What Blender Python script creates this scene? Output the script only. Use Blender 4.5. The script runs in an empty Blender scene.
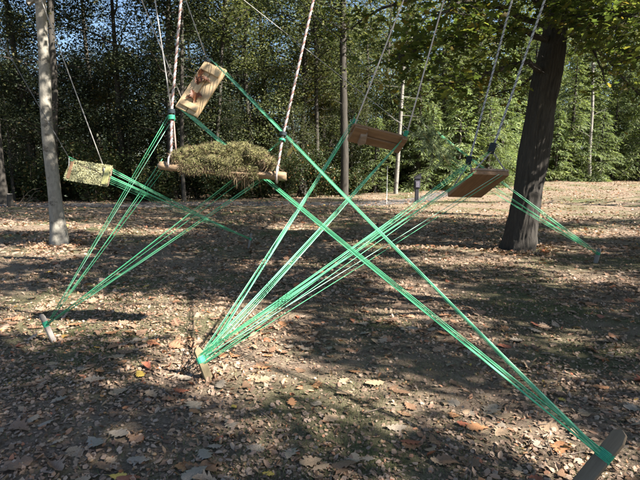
import bpy, math, random
import numpy as np
from mathutils import Vector, Matrix, Euler

R = math.radians
rng = np.random.default_rng(11)
random.seed(11)
scene = bpy.context.scene
col = scene.collection

# ------------------------------------------------------------------ camera
HFOV = 65.0
PITCH = 8.16
CAM = Vector((0.0, 0.0, 1.6))
W0, H0 = 640.0, 480.0
FPX = (W0 / 2) / math.tan(R(HFOV / 2))
cd = bpy.data.cameras.new('camera')
cd.sensor_width = 36.0
cd.lens = 18.0 / math.tan(R(HFOV / 2))
cd.clip_start = 0.05
cd.clip_end = 2000
cam = bpy.data.objects.new('camera', cd)
col.objects.link(cam)
cam.location = CAM
cam.rotation_euler = (R(90 - PITCH), 0, 0)
scene.camera = cam

# ------------------------------------------------------------------ light
SUN_EL, SUN_BACK = 40.0, 27.0          # sun stands to the right, a little behind the viewer
SUN = Vector((math.cos(R(SUN_EL)) * math.cos(R(SUN_BACK)),
              -math.cos(R(SUN_EL)) * math.sin(R(SUN_BACK)),
              math.sin(R(SUN_EL))))
world = bpy.data.worlds.new('World')
scene.world = world
world.use_nodes = True
wn = world.node_tree
wn.nodes.clear()
sky = wn.nodes.new('ShaderNodeTexSky')
sky.sky_type = 'NISHITA'
sky.sun_disc = False
sky.sun_elevation = R(SUN_EL)
sky.sun_rotation = math.atan2(SUN.x, SUN.y)
sky.air_density = 1.0
sky.dust_density = 0.6
sky.ozone_density = 2.5
bg = wn.nodes.new('ShaderNodeBackground')
bg.inputs['Strength'].default_value = 0.05
wo = wn.nodes.new('ShaderNodeOutputWorld')
wn.links.new(sky.outputs[0], bg.inputs['Color'])
wn.links.new(bg.outputs[0], wo.inputs['Surface'])

sl = bpy.data.lights.new('sun', 'SUN')
sl.energy = 5.0
sl.angle = R(0.53)
sl.color = (1.0, 0.935, 0.86)
so = bpy.data.objects.new('sun', sl)
col.objects.link(so)
so.location = SUN * 60
so.rotation_euler = SUN.to_track_quat('Z', 'Y').to_euler()

scene.view_settings.view_transform = 'Standard'
scene.view_settings.look = 'None'
scene.view_settings.gamma = 1.0
scene.view_settings.use_curve_mapping = False
scene.view_settings.exposure = 2.1
scene.cycles.max_bounces = 6
scene.cycles.transparent_max_bounces = 4
scene.cycles.caustics_reflective = False
scene.cycles.caustics_refractive = False

# ------------------------------------------------------------------ geometry helpers
cp, sp = math.cos(R(PITCH)), math.sin(R(PITCH))


def P(px, py, Y):
    """point at forward distance Y seen at photo pixel (px, py)"""
    a, b = (px - W0 / 2) / FPX, (H0 / 2 - py) / FPX
    d = Vector((a, cp + b * sp, -sp + b * cp))
    return CAM + d * (Y / d.y)


def pix(x, y, z):
    """inverse of P, numpy friendly"""
    dy, dz = y - CAM.y, z - CAM.z
    f = dy * cp - dz * sp
    u = dy * sp + dz * cp
    f = np.where(np.abs(f) < 1e-3, 1e-3, f)
    return W0 / 2 + FPX * (x - CAM.x) / f, H0 / 2 - FPX * u / f, f


def sstep(t):
    t = np.clip(t, 0, 1)
    return t * t * (3 - 2 * t)


def gz(x, y):
    x = np.asarray(x, float)
    y = np.asarray(y, float)
    z = 0.75 * sstep((y - 17) / 24) * sstep((x + 3) / 16)
    z = z + 0.014 * np.sin(1.3 * x + .7 * y) + 0.012 * np.sin(2.9 * x - 1.9 * y + 1) + 0.03 * np.sin(.45 * x + .31 * y + 2)
    return z


def G(px, py):
    a, b = (px - W0 / 2) / FPX, (H0 / 2 - py) / FPX
    d = Vector((a, cp + b * sp, -sp + b * cp))
    z = 0.0
    for _ in range(12):
        q = CAM + d * ((z - CAM.z) / d.z)
        z = float(gz(q.x, q.y))
    return Vector((q.x, q.y, z))


def link(name, me, mat=None, parent=None):
    if mat is not None:
        me.materials.append(mat)
    o = bpy.data.objects.new(name, me)
    col.objects.link(o)
    if parent is not None:
        o.parent = parent
        # every mesh is written in world coordinates: shift back by the parent's place
        off = Vector((0, 0, 0))
        p = parent
        while p is not None:
            off += p.location
            p = p.parent
        o.location = -off
    return o


def mesh_np(verts, faces, smooth=False):
    """faces: (N,k) int array or a list of tuples"""
    me = bpy.data.meshes.new('mesh')
    verts = np.asarray(verts, dtype=np.float32)
    if isinstance(faces, np.ndarray):
        n, k = faces.shape
        me.vertices.add(len(verts))
        me.vertices.foreach_set('co', verts.ravel())
        me.loops.add(n * k)
        me.loops.foreach_set('vertex_index', faces.astype(np.int32).ravel())
        me.polygons.add(n)
        me.polygons.foreach_set('loop_start', np.arange(0, n * k, k, dtype=np.int32))
        me.polygons.foreach_set('loop_total', np.full(n, k, dtype=np.int32))
        me.update(calc_edges=True)
    else:
        me.from_pydata([tuple(v) for v in verts], [], [tuple(int(i) for i in f) for f in faces])
        me.update()
    if smooth:
        me.polygons.foreach_set('use_smooth', np.ones(len(me.polygons), dtype=bool))
    return me


def empty(name, loc=(0, 0, 0)):
    o = bpy.data.objects.new(name, None)
    o.empty_display_size = 0.1
    col.objects.link(o)
    o.location = loc
    return o


def tag(o, label=None, cat=None, group=None, kind=None):
    if label:
        o['label'] = label
    if cat:
        o['category'] = cat
    if group:
        o['group'] = group
    if kind:
        o['kind'] = kind
    return o


def tube(pts, rad, n=8, caps=True, wob=0.0, seed=0):
    """tapered tube through pts; returns (verts, quads, caps-list)"""
    pts = [Vector(p) for p in pts]
    m = len(pts)
    rad = list(rad) if hasattr(rad, '__len__') else [rad] * m
    rs = np.random.default_rng(seed)
    V, F = [], []
    ref = None
    for i, p in enumerate(pts):
        t = (pts[min(i + 1, m - 1)] - pts[max(i - 1, 0)]).normalized()
        if ref is None:
            ref = t.cross(Vector((0.31, 0.9, 0.17)))
            if ref.length < .1:
                ref = t.cross(Vector((1, 0, 0)))
        ref = (ref - t * ref.dot(t)).normalized()
        b = t.cross(ref)
        for k in range(n):
            a = 2 * math.pi * k / n
            r = rad[i] * (1 + (wob * (rs.random() - .5) if wob else 0))
            V.append(p + (ref * math.cos(a) + b * math.sin(a)) * r)
    for i in range(m - 1):
        for k in range(n):
            k2 = (k + 1) % n
            F.append((i * n + k, i * n + k2, (i + 1) * n + k2, (i + 1) * n + k))
    if caps:
        F.append(tuple(range(n - 1, -1, -1)))
        F.append(tuple((m - 1) * n + k for k in range(n)))
    return V, F


class MB:
    def __init__(self):
        self.V, self.F = [], []

    def add(self, VF):
        o = len(self.V)
        self.V += [tuple(v) for v in VF[0]]
        self.F += [tuple(i + o for i in f) for f in VF[1]]
        return self

    def box(self, c, ax, ay, az, sx, sy, sz, bev=0.0):
        """box centred on c with unit axes and full sizes; bev chamfers the eight corners' edges a little"""
        c = Vector(c)
        o = len(self.V)
        s = [sx / 2, sy / 2, sz / 2]
        if bev <= 0:
            for k in (-1, 1):
                for j in (-1, 1):
                    for i in (-1, 1):
                        self.V.append(tuple(c + ax * i * s[0] + ay * j * s[1] + az * k * s[2]))
            for f in ((0, 2, 3, 1), (4, 5, 7, 6), (0, 1, 5, 4), (2, 6, 7, 3), (0, 4, 6, 2), (1, 3, 7, 5)):
                self.F.append(tuple(i + o for i in f))
        else:
            # rounded prism along ax: an octagonal section swept over four rings
            sec = [(s[1], s[2] - bev), (s[1] - bev, s[2]), (-s[1] + bev, s[2]), (-s[1], s[2] - bev),
                   (-s[1], -s[2] + bev), (-s[1] + bev, -s[2]), (s[1] - bev, -s[2]), (s[1], -s[2] + bev)]
            rings = ((-s[0], (s[1] - bev) / s[1], (s[2] - bev) / s[2]), (-s[0] + bev, 1, 1),
                     (s[0] - bev, 1, 1), (s[0], (s[1] - bev) / s[1], (s[2] - bev) / s[2]))
            for (x, fy, fz) in rings:
                for (y, z) in sec:
                    self.V.append(tuple(c + ax * x + ay * y * fy + az * z * fz))
            for r in range(3):
                for k in range(8):
                    k2 = (k + 1) % 8
                    self.F.append((o + r * 8 + k, o + r * 8 + k2, o + r * 8 + 8 + k2, o + r * 8 + 8 + k))
            self.F.append(tuple(o + k for k in range(7, -1, -1)))
            self.F.append(tuple(o + 24 + k for k in range(8)))
        return self

    def build(self, name, mat, parent=None, smooth=False):
        return link(name, mesh_np(self.V, self.F, smooth), mat, parent)


def rot_mats(yaw, tx, ty):
    """stack of rotation matrices Rz(yaw) @ Rx(tx) @ Ry(ty)"""
    cz, sz, cx, sx, cy, sy = np.cos(yaw), np.sin(yaw), np.cos(tx), np.sin(tx), np.cos(ty), np.sin(ty)
    z0, o1 = np.zeros_like(yaw), np.ones_like(yaw)
    Z = np.stack([np.stack([cz, -sz, z0], -1), np.stack([sz, cz, z0], -1), np.stack([z0, z0, o1], -1)], -2)
    X = np.stack([np.stack([o1, z0, z0], -1), np.stack([z0, cx, -sx], -1), np.stack([z0, sx, cx], -1)], -2)
    Y = np.stack([np.stack([cy, z0, sy], -1), np.stack([z0, o1, z0], -1), np.stack([-sy, z0, cy], -1)], -2)
    return Z @ X @ Y


def scatter(tv, tf, pos, mats, scale):
    """copies of a template (tv verts, tf (n,k) faces) joined in one mesh"""
    tv = np.asarray(tv, float)
    tf = np.asarray(tf, int)
    n = len(pos)
    v = np.einsum('nij,kj->nki', mats, tv) * scale[:, None, None] + pos[:, None, :]
    f = tf[None] + (np.arange(n) * len(tv))[:, None, None]
    return v.reshape(-1, 3), f.reshape(-1, tf.shape[1])


LEAF4 = np.array([(0, -.5, 0), (.27, 0, .07), (0, .5, -.02), (-.27, 0, .07)])
LEAF4F = np.array([(0, 1, 2, 3)])
NEEDLE4 = np.array([(0, 0, 0), (.075, .45, .0), (0, 1, -.06), (-.075, .45, .0)])


def leaf_cloud(pos, size, r, flat=1.2, tv=LEAF4, tf=LEAF4F):
    n = len(pos)
    m = rot_mats(r.uniform(0, 2 * np.pi, n), r.normal(0, flat * .55, n), r.normal(0, flat * .55, n))
    return scatter(tv, tf, pos, m, size * r.uniform(.65, 1.3, n))


# ------------------------------------------------------------------ materials
def nodes(name):
    m = bpy.data.materials.new(name)
    m.use_nodes = True
    nt = m.node_tree
    b = nt.nodes['Principled BSDF']
    return m, nt, b


def ramp(nt, stops, interp='LINEAR'):
    r = nt.nodes.new('ShaderNodeValToRGB')
    e = r.color_ramp.elements
    r.color_ramp.interpolation = interp
    while len(e) < len(stops):
        e.new(0.5)
    for k, (p, c) in enumerate(stops):
        e[k].position = p
        e[k].color = (*c, 1)
    return r


def noise(nt, scale, detail=4, rough=.6, vec=None, dist=0.0):
    n = nt.nodes.new('ShaderNodeTexNoise')
    n.inputs['Scale'].default_value = scale
    n.inputs['Detail'].default_value = detail
    n.inputs['Roughness'].default_value = rough
    n.inputs['Distortion'].default_value = dist
    if vec is not None:
        nt.links.new(vec, n.inputs['Vector'])
    return n


def coords(nt, scale=(1, 1, 1), kind='Object'):
    t = nt.nodes.new('ShaderNodeTexCoord')
    mp = nt.nodes.new('ShaderNodeMapping')
    mp.inputs['Scale'].default_value = scale
    nt.links.new(t.outputs[kind], mp.inputs['Vector'])
    return mp.outputs[0]


def mixc(nt, fac, a, b, mode='MIX'):
    m = nt.nodes.new('ShaderNodeMix')
    m.data_type = 'RGBA'
    m.blend_type = mode
    for s, v in ((m.inputs[0], fac), (m.inputs[6], a), (m.inputs[7], b)):
        if hasattr(v, 'is_linked') or hasattr(v, 'links'):
            nt.links.new(v, s)
        elif isinstance(v, (int, float)):
            s.default_value = v
        else:
            s.default_value = (*v, 1)
    return m.outputs[2]


def bump(nt, b, height, strength=.5, dist=.01):
    bp = nt.nodes.new('ShaderNodeBump')
    bp.inputs['Strength'].default_value = strength
    bp.inputs['Distance'].default_value = dist
    nt.links.new(height, bp.inputs['Height'])
    nt.links.new(bp.outputs[0], b.inputs['Normal'])


def leaf_mat(name, stops, transl=.3, rough=.5, source='island', patch=0.0, patch_col=(.1, .1, .03)):
    """thin leaf: colour picked per leaf, light passes through"""
    m, nt, b = nodes(name)
    if source == 'island':
        g = nt.nodes.new('ShaderNodeNewGeometry')
        src = g.outputs['Random Per Island']
    else:
        g = nt.nodes.new('ShaderNodeObjectInfo')
        src = g.outputs['Random']
    rp = ramp(nt, stops)
    nt.links.new(src, rp.inputs[0])
    c = rp.outputs[0]
    if patch > 0:
        oi = nt.nodes.new('ShaderNodeObjectInfo')
        nz = noise(nt, .45, 2, .5, coords(nt))
        mr = nt.nodes.new('ShaderNodeMapRange')
        mr.inputs[1].default_value = .42
        mr.inputs[2].default_value = .72
        mr.inputs[4].default_value = patch
        nt.links.new(nz.outputs[0], mr.inputs[0])
        c = mixc(nt, mr.outputs[0], c, patch_col)
        hs = nt.nodes.new('ShaderNodeHueSaturation')
        mv = nt.nodes.new('ShaderNodeMapRange')
        mv.inputs[3].default_value = .7
        mv.inputs[4].default_value = 1.25
        nt.links.new(oi.outputs['Random'], mv.inputs[0])
        nt.links.new(mv.outputs[0], hs.inputs['Value'])
        nt.links.new(c, hs.inputs['Color'])
        c = hs.outputs[0]
    nt.links.new(c, b.inputs['Base Color'])
    b.inputs['Roughness'].default_value = rough
    b.inputs['Specular IOR Level'].default_value = .35
    if transl > 0:
        tr = nt.nodes.new('ShaderNodeBsdfTranslucent')
        br = mixc(nt, 1.0, c, (1.25, 1.3, .75), 'MULTIPLY')
        nt.links.new(br, tr.inputs['Color'])
        mx = nt.nodes.new('ShaderNodeMixShader')
        mx.inputs[0].default_value = transl
        nt.links.new(b.outputs[0], mx.inputs[1])
        nt.links.new(tr.outputs[0], mx.inputs[2])
        nt.links.new(mx.outputs[0], nt.nodes['Material Output'].inputs['Surface'])
    return m


def bark_mat(name, c1, c2, c3, zs=.25, scale=14, strength=.8, dist=.02, blot=None):
    m, nt, b = nodes(name)
    v = coords(nt, (1, 1, zs))
    n1 = noise(nt, scale, 6, .65, v, .6)
    n2 = noise(nt, 1.7, 3, .6, coords(nt))
    r1 = ramp(nt, [(.3, c1), (.52, c2), (.75, c3)])
    nt.links.new(n1.outputs[0], r1.inputs[0])
    c = mixc(nt, .5, r1.outputs[0], mixc(nt, n2.outputs[0], c1, c3))
    if blot is not None:
        n3 = noise(nt, 3.1, 4, .7, coords(nt, (1, 1, 1.6)))
        rr = ramp(nt, [(.55, (0, 0, 0)), (.64, (1, 1, 1))])
        nt.links.new(n3.outputs[0], rr.inputs[0])
        c = mixc(nt, rr.outputs[0], c, blot)
    nt.links.new(c, b.inputs['Base Color'])
    b.inputs['Roughness'].default_value = .9
    b.inputs['Specular IOR Level'].default_value = .2
    bump(nt, b, n1.outputs[0], strength, dist)
    return m


def wood_mat(name, c1, c2, scale=9, stretch=(.08, 1, 1), rough=.7):
    m, nt, b = nodes(name)
    v = coords(nt, stretch)
    n1 = noise(nt, scale * 4, 5, .65, v, .4)
    n2 = noise(nt, 6, 4, .6, coords(nt))
    r1 = ramp(nt, [(.32, c1), (.62, c2)])
    nt.links.new(n1.outputs[0], r1.inputs[0])
    c = mixc(nt, .4, r1.outputs[0], mixc(nt, n2.outputs[0], tuple(q * .6 for q in c1), c2))
    nt.links.new(c, b.inputs['Base Color'])
    b.inputs['Roughness'].default_value = rough
    b.inputs['Specular IOR Level'].default_value = .3
    bump(nt, b, n1.outputs[0], .4, .004)
    return m


def plain_mat(name, c, rough=.6, var=.25, scale=30, metal=0.0, spec=.4):
    m, nt, b = nodes(name)
    n = noise(nt, scale, 4, .6, coords(nt))
    lo = tuple(x * (1 - var) for x in c)
    hi = tuple(min(1, x * (1 + var)) for x in c)
    r1 = ramp(nt, [(.3, lo), (.7, hi)])
    nt.links.new(n.outputs[0], r1.inputs[0])
    nt.links.new(r1.outputs[0], b.inputs['Base Color'])
    b.inputs['Roughness'].default_value = rough
    b.inputs['Metallic'].default_value = metal
    b.inputs['Specular IOR Level'].default_value = spec
    bump(nt, b, n.outputs[0], .3, .003)
    return m


M = {}
# leaf litter (dry leaves)
LITTER = [(0, (.12, .072, .045)), (.2, (.225, .14, .09)), (.42, (.32, .215, .142)), (.62, (.385, .28, .20)),
          (.8, (.31, .185, .12)), (.92, (.38, .19, .10)), (.98, (.34, .115, .06)), (1, (.55, .38, .10))]
M['litter'] = leaf_mat('litter', LITTER, .1, .6)
M['litter_fine'] = leaf_mat('litter_fine', [(0, (.10, .066, .044)), (.35, (.205, .138, .094)), (.65, (.32, .225, .158)),
                                            (.93, (.38, .28, .205)), (1, (.36, .175, .095))], .05, .7)
for nm, c in (('tan', (.37, .26, .165)), ('grey', (.30, .245, .185)), ('brown', (.235, .14, .085)),
              ('orange', (.35, .175, .085)), ('red', (.30, .105, .06)), ('yellow', (.62, .42, .09))):
    m, nt, b = nodes('dry_leaf_' + nm)
    n = noise(nt, 22, 4, .65, coords(nt))
    r1 = ramp(nt, [(.3, tuple(x * .62 for x in c)), (.55, c), (.8, tuple(min(1, x * 1.2) for x in c))])
    nt.links.new(n.outputs[0], r1.inputs[0])
    nt.links.new(r1.outputs[0], b.inputs['Base Color'])
    b.inputs['Roughness'].default_value = .5
    b.inputs['Specular IOR Level'].default_value = .35
    bump(nt, b, n.outputs[0], .5, .004)
    M['leaf_' + nm] = m
M['grass'] = leaf_mat('grass', [(0, (.06, .085, .03)), (.55, (.12, .14, .055)), (.8, (.20, .19, .09)), (1, (.30, .26, .15))], .3, .6)
M['oak_leaf'] = leaf_mat('oak_leaf', [(0, (.055, .08, .025)), (.55, (.09, .12, .035)), (.85, (.15, .165, .042)), (1, (.21, .15, .035))], .6, .5)
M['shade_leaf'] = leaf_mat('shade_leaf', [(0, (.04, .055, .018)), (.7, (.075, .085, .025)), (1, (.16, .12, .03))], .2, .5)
M['wood_leaf'] = leaf_mat('wood_leaf', [(0, (.04, .056, .026)), (.5, (.08, .10, .046)), (.9, (.14, .15, .068)), (1, (.20, .18, .065))], .42, .65, patch=.6, patch_col=(.15, .16, .08))
M['shaded_wood_leaf'] = leaf_mat('shaded_wood_leaf', [(0, (.016, .026, .014)), (.6, (.032, .045, .022)), (.94, (.06, .07, .03)), (1, (.15, .12, .04))], .2, .7)  # woodland leaf with the shade of the left wood put into its colour
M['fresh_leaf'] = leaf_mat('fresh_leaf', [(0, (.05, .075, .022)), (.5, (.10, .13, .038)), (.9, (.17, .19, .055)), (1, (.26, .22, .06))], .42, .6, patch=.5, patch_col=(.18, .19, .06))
M['gold_leaf'] = leaf_mat('gold_leaf', [(0, (.07, .075, .022)), (.45, (.13, .12, .03)), (.8, (.22, .17, .035)), (1, (.30, .14, .035))], .35, .5)
M['hemlock_leaf'] = leaf_mat('hemlock_leaf', [(0, (.075, .115, .05)), (.5, (.15, .20, .085)), (1, (.26, .30, .12))], .4, .6, patch=.45, patch_col=(.26, .28, .10))
M['shrub_leaf'] = leaf_mat('shrub_leaf', [(0, (.025, .04, .016)), (.6, (.05, .07, .026)), (.93, (.10, .10, .04)), (1, (.26, .13, .05))], .25, .5)
M['moss_blade'] = leaf_mat('moss_blade', [(0, (.06, .045, .026)), (.35, (.12, .098, .05)), (.7, (.15, .155, .058)), (1, (.25, .25, .10))], .2, .8)
M['brown_blade'] = leaf_mat('brown_blade', [(0, (.07, .045, .025)), (.5, (.17, .115, .065)), (1, (.28, .21, .13))], .1, .8)
M['sprig'] = leaf_mat('sprig', [(0, (.12, .16, .09)), (.5, (.21, .26, .15)), (1, (.34, .38, .24))], .35, .7)
M['bark_dark'] = bark_mat('bark_dark', (.014, .0125, .011), (.042, .037, .031), (.09, .081, .068), .16, 30, .9, .03)
M['bark_pale'] = bark_mat('bark_pale', (.10, .09, .073), (.25, .232, .192), (.36, .335, .28), .5, 16, .8, .016, blot=(.09, .08, .065))
M['bark_wood'] = bark_mat('bark_wood', (.02, .018, .015), (.05, .044, .037), (.095, .085, .07), .2, 12, .7, .03)
M['bark_birch'] = bark_mat('bark_birch', (.12, .11, .09), (.23, .215, .185), (.31, .295, .26), 2.5, 5, .3, .01, blot=(.06, .055, .05))
if True:
    m, nt, b = nodes('cord')
    oi = nt.nodes.new('ShaderNodeObjectInfo')
    rp = ramp(nt, [(0, (.06, .39, .18)), (.4, (.10, .51, .25)), (.75, (.15, .59, .315)), (1, (.36, .70, .50))])
    nt.links.new(oi.outputs['Random'], rp.inputs[0])
    nz_ = noise(nt, 9, 4, .6, coords(nt))
    cc = mixc(nt, nz_.outputs[0], rp.outputs[0], mixc(nt, 1.0, rp.outputs[0], (.62, .62, .62), 'MULTIPLY'))
    nt.links.new(cc, b.inputs['Base Color'])
    b.inputs['Roughness'].default_value = .55
    M['cord'] = m
M['cord_knot'] = plain_mat('cord_knot', (.035, .30, .17), .5, .2, 60)
M['rope_white'] = plain_mat('rope_white', (.50, .45, .41), .8, .2, 120)
M['rope_red'] = plain_mat('rope_red', (.34, .21, .17), .8, .25, 120)
M['rope_grey'] = plain_mat('rope_grey', (.40, .40, .39), .75, .25, 120)
M['rope_dark'] = plain_mat('rope_dark', (.02, .03, .035), .75, .25, 120)
M['wire'] = plain_mat('wire', (.34, .325, .30), .6, .2, 80)
M['wire_dark'] = plain_mat('wire_dark', (.10, .10, .10), .6, .2, 80)
M['plank_tan'] = wood_mat('plank_tan', (.36, .24, .125), (.58, .43, .25))
M['plank_brown'] = wood_mat('plank_brown', (.15, .085, .045), (.30, .18, .10))
M['plank_grey'] = wood_mat('plank_grey', (.17, .12, .085), (.33, .24, .17))
M['log_wood'] = wood_mat('log_wood', (.10, .065, .038), (.36, .25, .15), 4, (.09, 1, 1))
M['stake_wood'] = wood_mat('stake_wood', (.13, .10, .055), (.24, .19, .105), 9, (1, 1, .06))
M['stake_grey'] = wood_mat('stake_grey', (.12, .105, .095), (.26, .235, .21), 9, (1, 1, .06))
M['stake_dark'] = wood_mat('stake_dark', (.11, .08, .05), (.20, .155, .105), 9, (1, 1, .06))
M['stake_cut'] = plain_mat('stake_cut', (.55, .47, .38), .8, .15, 60)
M['lichen'] = leaf_mat('lichen', [(0, (.14, .13, .065)), (.5, (.29, .275, .14)), (1, (.44, .43, .26))], .1, .9)
M['lichen_base'] = plain_mat('lichen_base', (.34, .33, .14), .9, .35, 25)
M['fungus'] = plain_mat('fungus', (.15, .055, .022), .55, .5, 25)
M['post_black'] = plain_mat('post_black', (.022, .022, .028), .5, .3, 20)
M['post_plate'] = plain_mat('post_plate', (.13, .12, .15), .5, .3, 20)
M['white_paint'] = plain_mat('white_paint', (.7, .7, .66), .6, .1, 20)
M['acorn'] = leaf_mat('acorn', [(0, (.13, .075, .035)), (.6, (.26, .155, .075)), (1, (.36, .25, .14))], 0, .4)
M['twig'] = plain_mat('twig', (.13, .10, .075), .85, .35, 20)

# ground
m, nt, b = nodes('ground')
v = coords(nt)
big = noise(nt, .55, 4, .6, v)
mid = noise(nt, 5, 6, .7, v)
fine = noise(nt, 48, 6, .75, v)
soil = ramp(nt, [(.28, (.09, .064, .045)), (.5, (.185, .135, .098)), (.72, (.31, .23, .17))])
nt.links.new(fine.outputs[0], soil.inputs[0])
straw = ramp(nt, [(.3, (.13, .098, .064)), (.6, (.27, .213, .145)), (.8, (.36, .29, .205))])
nt.links.new(fine.outputs[0], straw.inputs[0])
green = ramp(nt, [(.3, (.055, .062, .027)), (.7, (.15, .15, .07))])
nt.links.new(fine.outputs[0], green.inputs[0])
f1 = ramp(nt, [(.42, (0, 0, 0)), (.62, (1, 1, 1))])
nt.links.new(mid.outputs[0], f1.inputs[0])
f2 = ramp(nt, [(.45, (0, 0, 0)), (.64, (1, 1, 1))])
nt.links.new(big.outputs[0], f2.inputs[0])
c = mixc(nt, f1.outputs[0], soil.outputs[0], straw.outputs[0])
c = mixc(nt, f2.outputs[0], c, green.outputs[0])
nt.links.new(c, b.inputs['Base Color'])
b.inputs['Roughness'].default_value = .95
b.inputs['Specular IOR Level'].default_value = .15
bump(nt, b, fine.outputs[0], .9, .02)
M['ground'] = m
M['path'] = plain_mat('path', (.115, .105, .095), .9, .35, 12)

# ------------------------------------------------------------------ ground, path
def axis(lo, hi, fine_lo, fine_hi, step):
    a = list(np.arange(fine_lo, fine_hi + 1e-6, step))
    s, x = step, fine_hi
    while x < hi:
        s *= 1.3
        x += s
        a.append(x)
    s, x = step, fine_lo
    while x > lo:
        s *= 1.3
        x -= s
        a.insert(0, x)
    return np.array(a)


gx, gy = axis(-600, 600, -14, 14, .22), axis(-60, 900, 0, 34, .22)
XX, YY = np.meshgrid(gx, gy)
ZZ = gz(XX, YY)
near = np.exp(-((np.hypot(XX, YY - 6)) / 12) ** 2)
ZZ = ZZ + near * rng.normal(0, .004, ZZ.shape)
V = np.stack([XX, YY, ZZ], -1).reshape(-1, 3)
nx, ny = len(gx), len(gy)
ii = (np.arange(ny - 1)[:, None] * nx + np.arange(nx - 1)[None]).ravel()
tag(link('ground', mesh_np(V, np.stack([ii, ii + 1, ii + nx + 1, ii + nx], -1), True), M['ground']), kind='structure')

px_ = np.arange(-40, 11, .25)
pw = np.linspace(-1.1, 1.1, 9)
PXg, PWg = np.meshgrid(px_, pw)
PYg = 22.6 + .05 * PXg + .16 * np.maximum(0, PXg - 1.5) ** 2 + PWg * 1.15
PZg = gz(PXg, PYg) + .012 - .006 * (PWg / 1.1) ** 4
V = np.stack([PXg, PYg, PZg], -1).reshape(-1, 3)
nx, ny = len(px_), len(pw)
ii = (np.arange(ny - 1)[:, None] * nx + np.arange(nx - 1)[None]).ravel()
tag(link('path', mesh_np(V, np.stack([ii, ii + 1, ii + nx + 1, ii + nx], -1), True), M['path']), kind='structure')

# ------------------------------------------------------------------ leaf templates
HALF = [(0, 0), (.08, .03), (.17, .12), (.22, .18), (.27, .16), (.30, .13), (.36, .22), (.42, .32), (.46, .29), (.49, .19), (.55, .25), (.62, .36), (.67, .31), (.69, .2), (.76, .22), (.82, .25), (.86, .2), (.88, .14), (.94, .12), (1, 0)]


def oak_leaf_template(curl=.25, bend=.2, twist=.15, width=1.0, seed=0):
    r = np.random.default_rng(seed)
    v, f = [], []
    n = len(HALF)
    for side in (0, 1, -1):
        for k, (t, w) in enumerate(HALF):
            ww = w * width * (1 if side == 0 else r.uniform(.82, 1.15)) * side
            tt = t + (r.uniform(-.012, .012) + (.03 if w > .2 else 0)) * (side != 0) * (0 < k < n - 1)
            z = bend * (tt - .45) ** 2 + curl * abs(ww) * (1 + .5 * math.sin(5 * tt + seed)) + twist * ww * (tt - .5) * 2
            v.append((ww, tt - .5, z))
    for k in range(n - 1):
        f.append((k, k + 1, n + k + 1, n + k))
        f.append((k + 1, k, 2 * n + k, 2 * n + k + 1))
    o = len(v)
    v += [(-.008, -.5, bend * .2), (.008, -.5, bend * .2), (.006, -.72, bend * .3), (-.006, -.72, bend * .3)]
    f.append((o, o + 3, o + 2, o + 1))
    v = np.array(v)
    v[:, 2] -= v[:, 2].min()
    return v, np.array(f)


OAKS = [oak_leaf_template(c, b_, t, w, s) for s, (c, b_, t, w) in enumerate(
    [(.16, .22, .1, 1), (-.12, .32, .15, .9), (.34, -.18, .25, 1.05), (.08, .12, -.22, 1.15), (-.22, -.2, .15, .95), (.75, .4, -.2, .8)])]
OVATE = (np.array([(0, -.5, 0), (.2, -.22, .07), (.27, .1, .10), (.13, .36, .05), (0, .55, .0), (-.13, .36, .07), (-.25, .1, .05), (-.2, -.2, .10)]),
         np.array([(0, 1, 2, 7), (7, 2, 3, 6), (6, 3, 4, 5)]))
FRAG = (np.array([(-.4, -.2, .05), (.1, -.4, .0), (.45, -.05, .10), (.25, .4, .02), (-.3, .3, .12)]),
        np.array([(0, 1, 2, 3), (0, 3, 4, 4)]))
FRAG4 = (.62 * np.array([(-.5, -.1, .14), (.15, -.32, .0), (.55, .05, .2), (.0, .36, .02)]), np.array([(0, 1, 2, 3)]))
CURL = (np.array([(-.2, -.5, .22), (0, -.5, 0), (.2, -.45, .2), (.24, .05, .24), (0, .05, .02), (-.24, .0, .2), (.0, .55, .12)]),
        np.array([(0, 1, 4), (0, 4, 5), (1, 2, 3), (1, 3, 4), (5, 4, 6), (4, 3, 6)]))
FRAG = (FRAG[0], np.array([(0, 1, 2), (0, 2, 3), (0, 3, 4)]))


def ground_points(n, y0, y1, r, margin=1.25, power=1.0, right=0.0):
    """random ground points inside the widened view wedge"""
    y = y0 + (y1 - y0) * r.random(n) ** power
    half = (y * math.tan(R(HFOV / 2)) + .5) * margin
    x = r.uniform(-1, 1, n) * half
    return x, y


def keep_clumpy(x, y, r, thr=.45, s=1.0):
    v = (np.sin(1.9 * x * s + 1.1 * y * s) + np.sin(2.7 * y * s - 1.3 * x * s + 2) + np.sin(4.3 * x * s + 3.1 * y * s + 1) + np.sin(.8 * x * s - .6 * y * s)) / 4
    return r.random(len(x)) < np.clip(.55 + thr * v, .08, 1)


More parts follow.
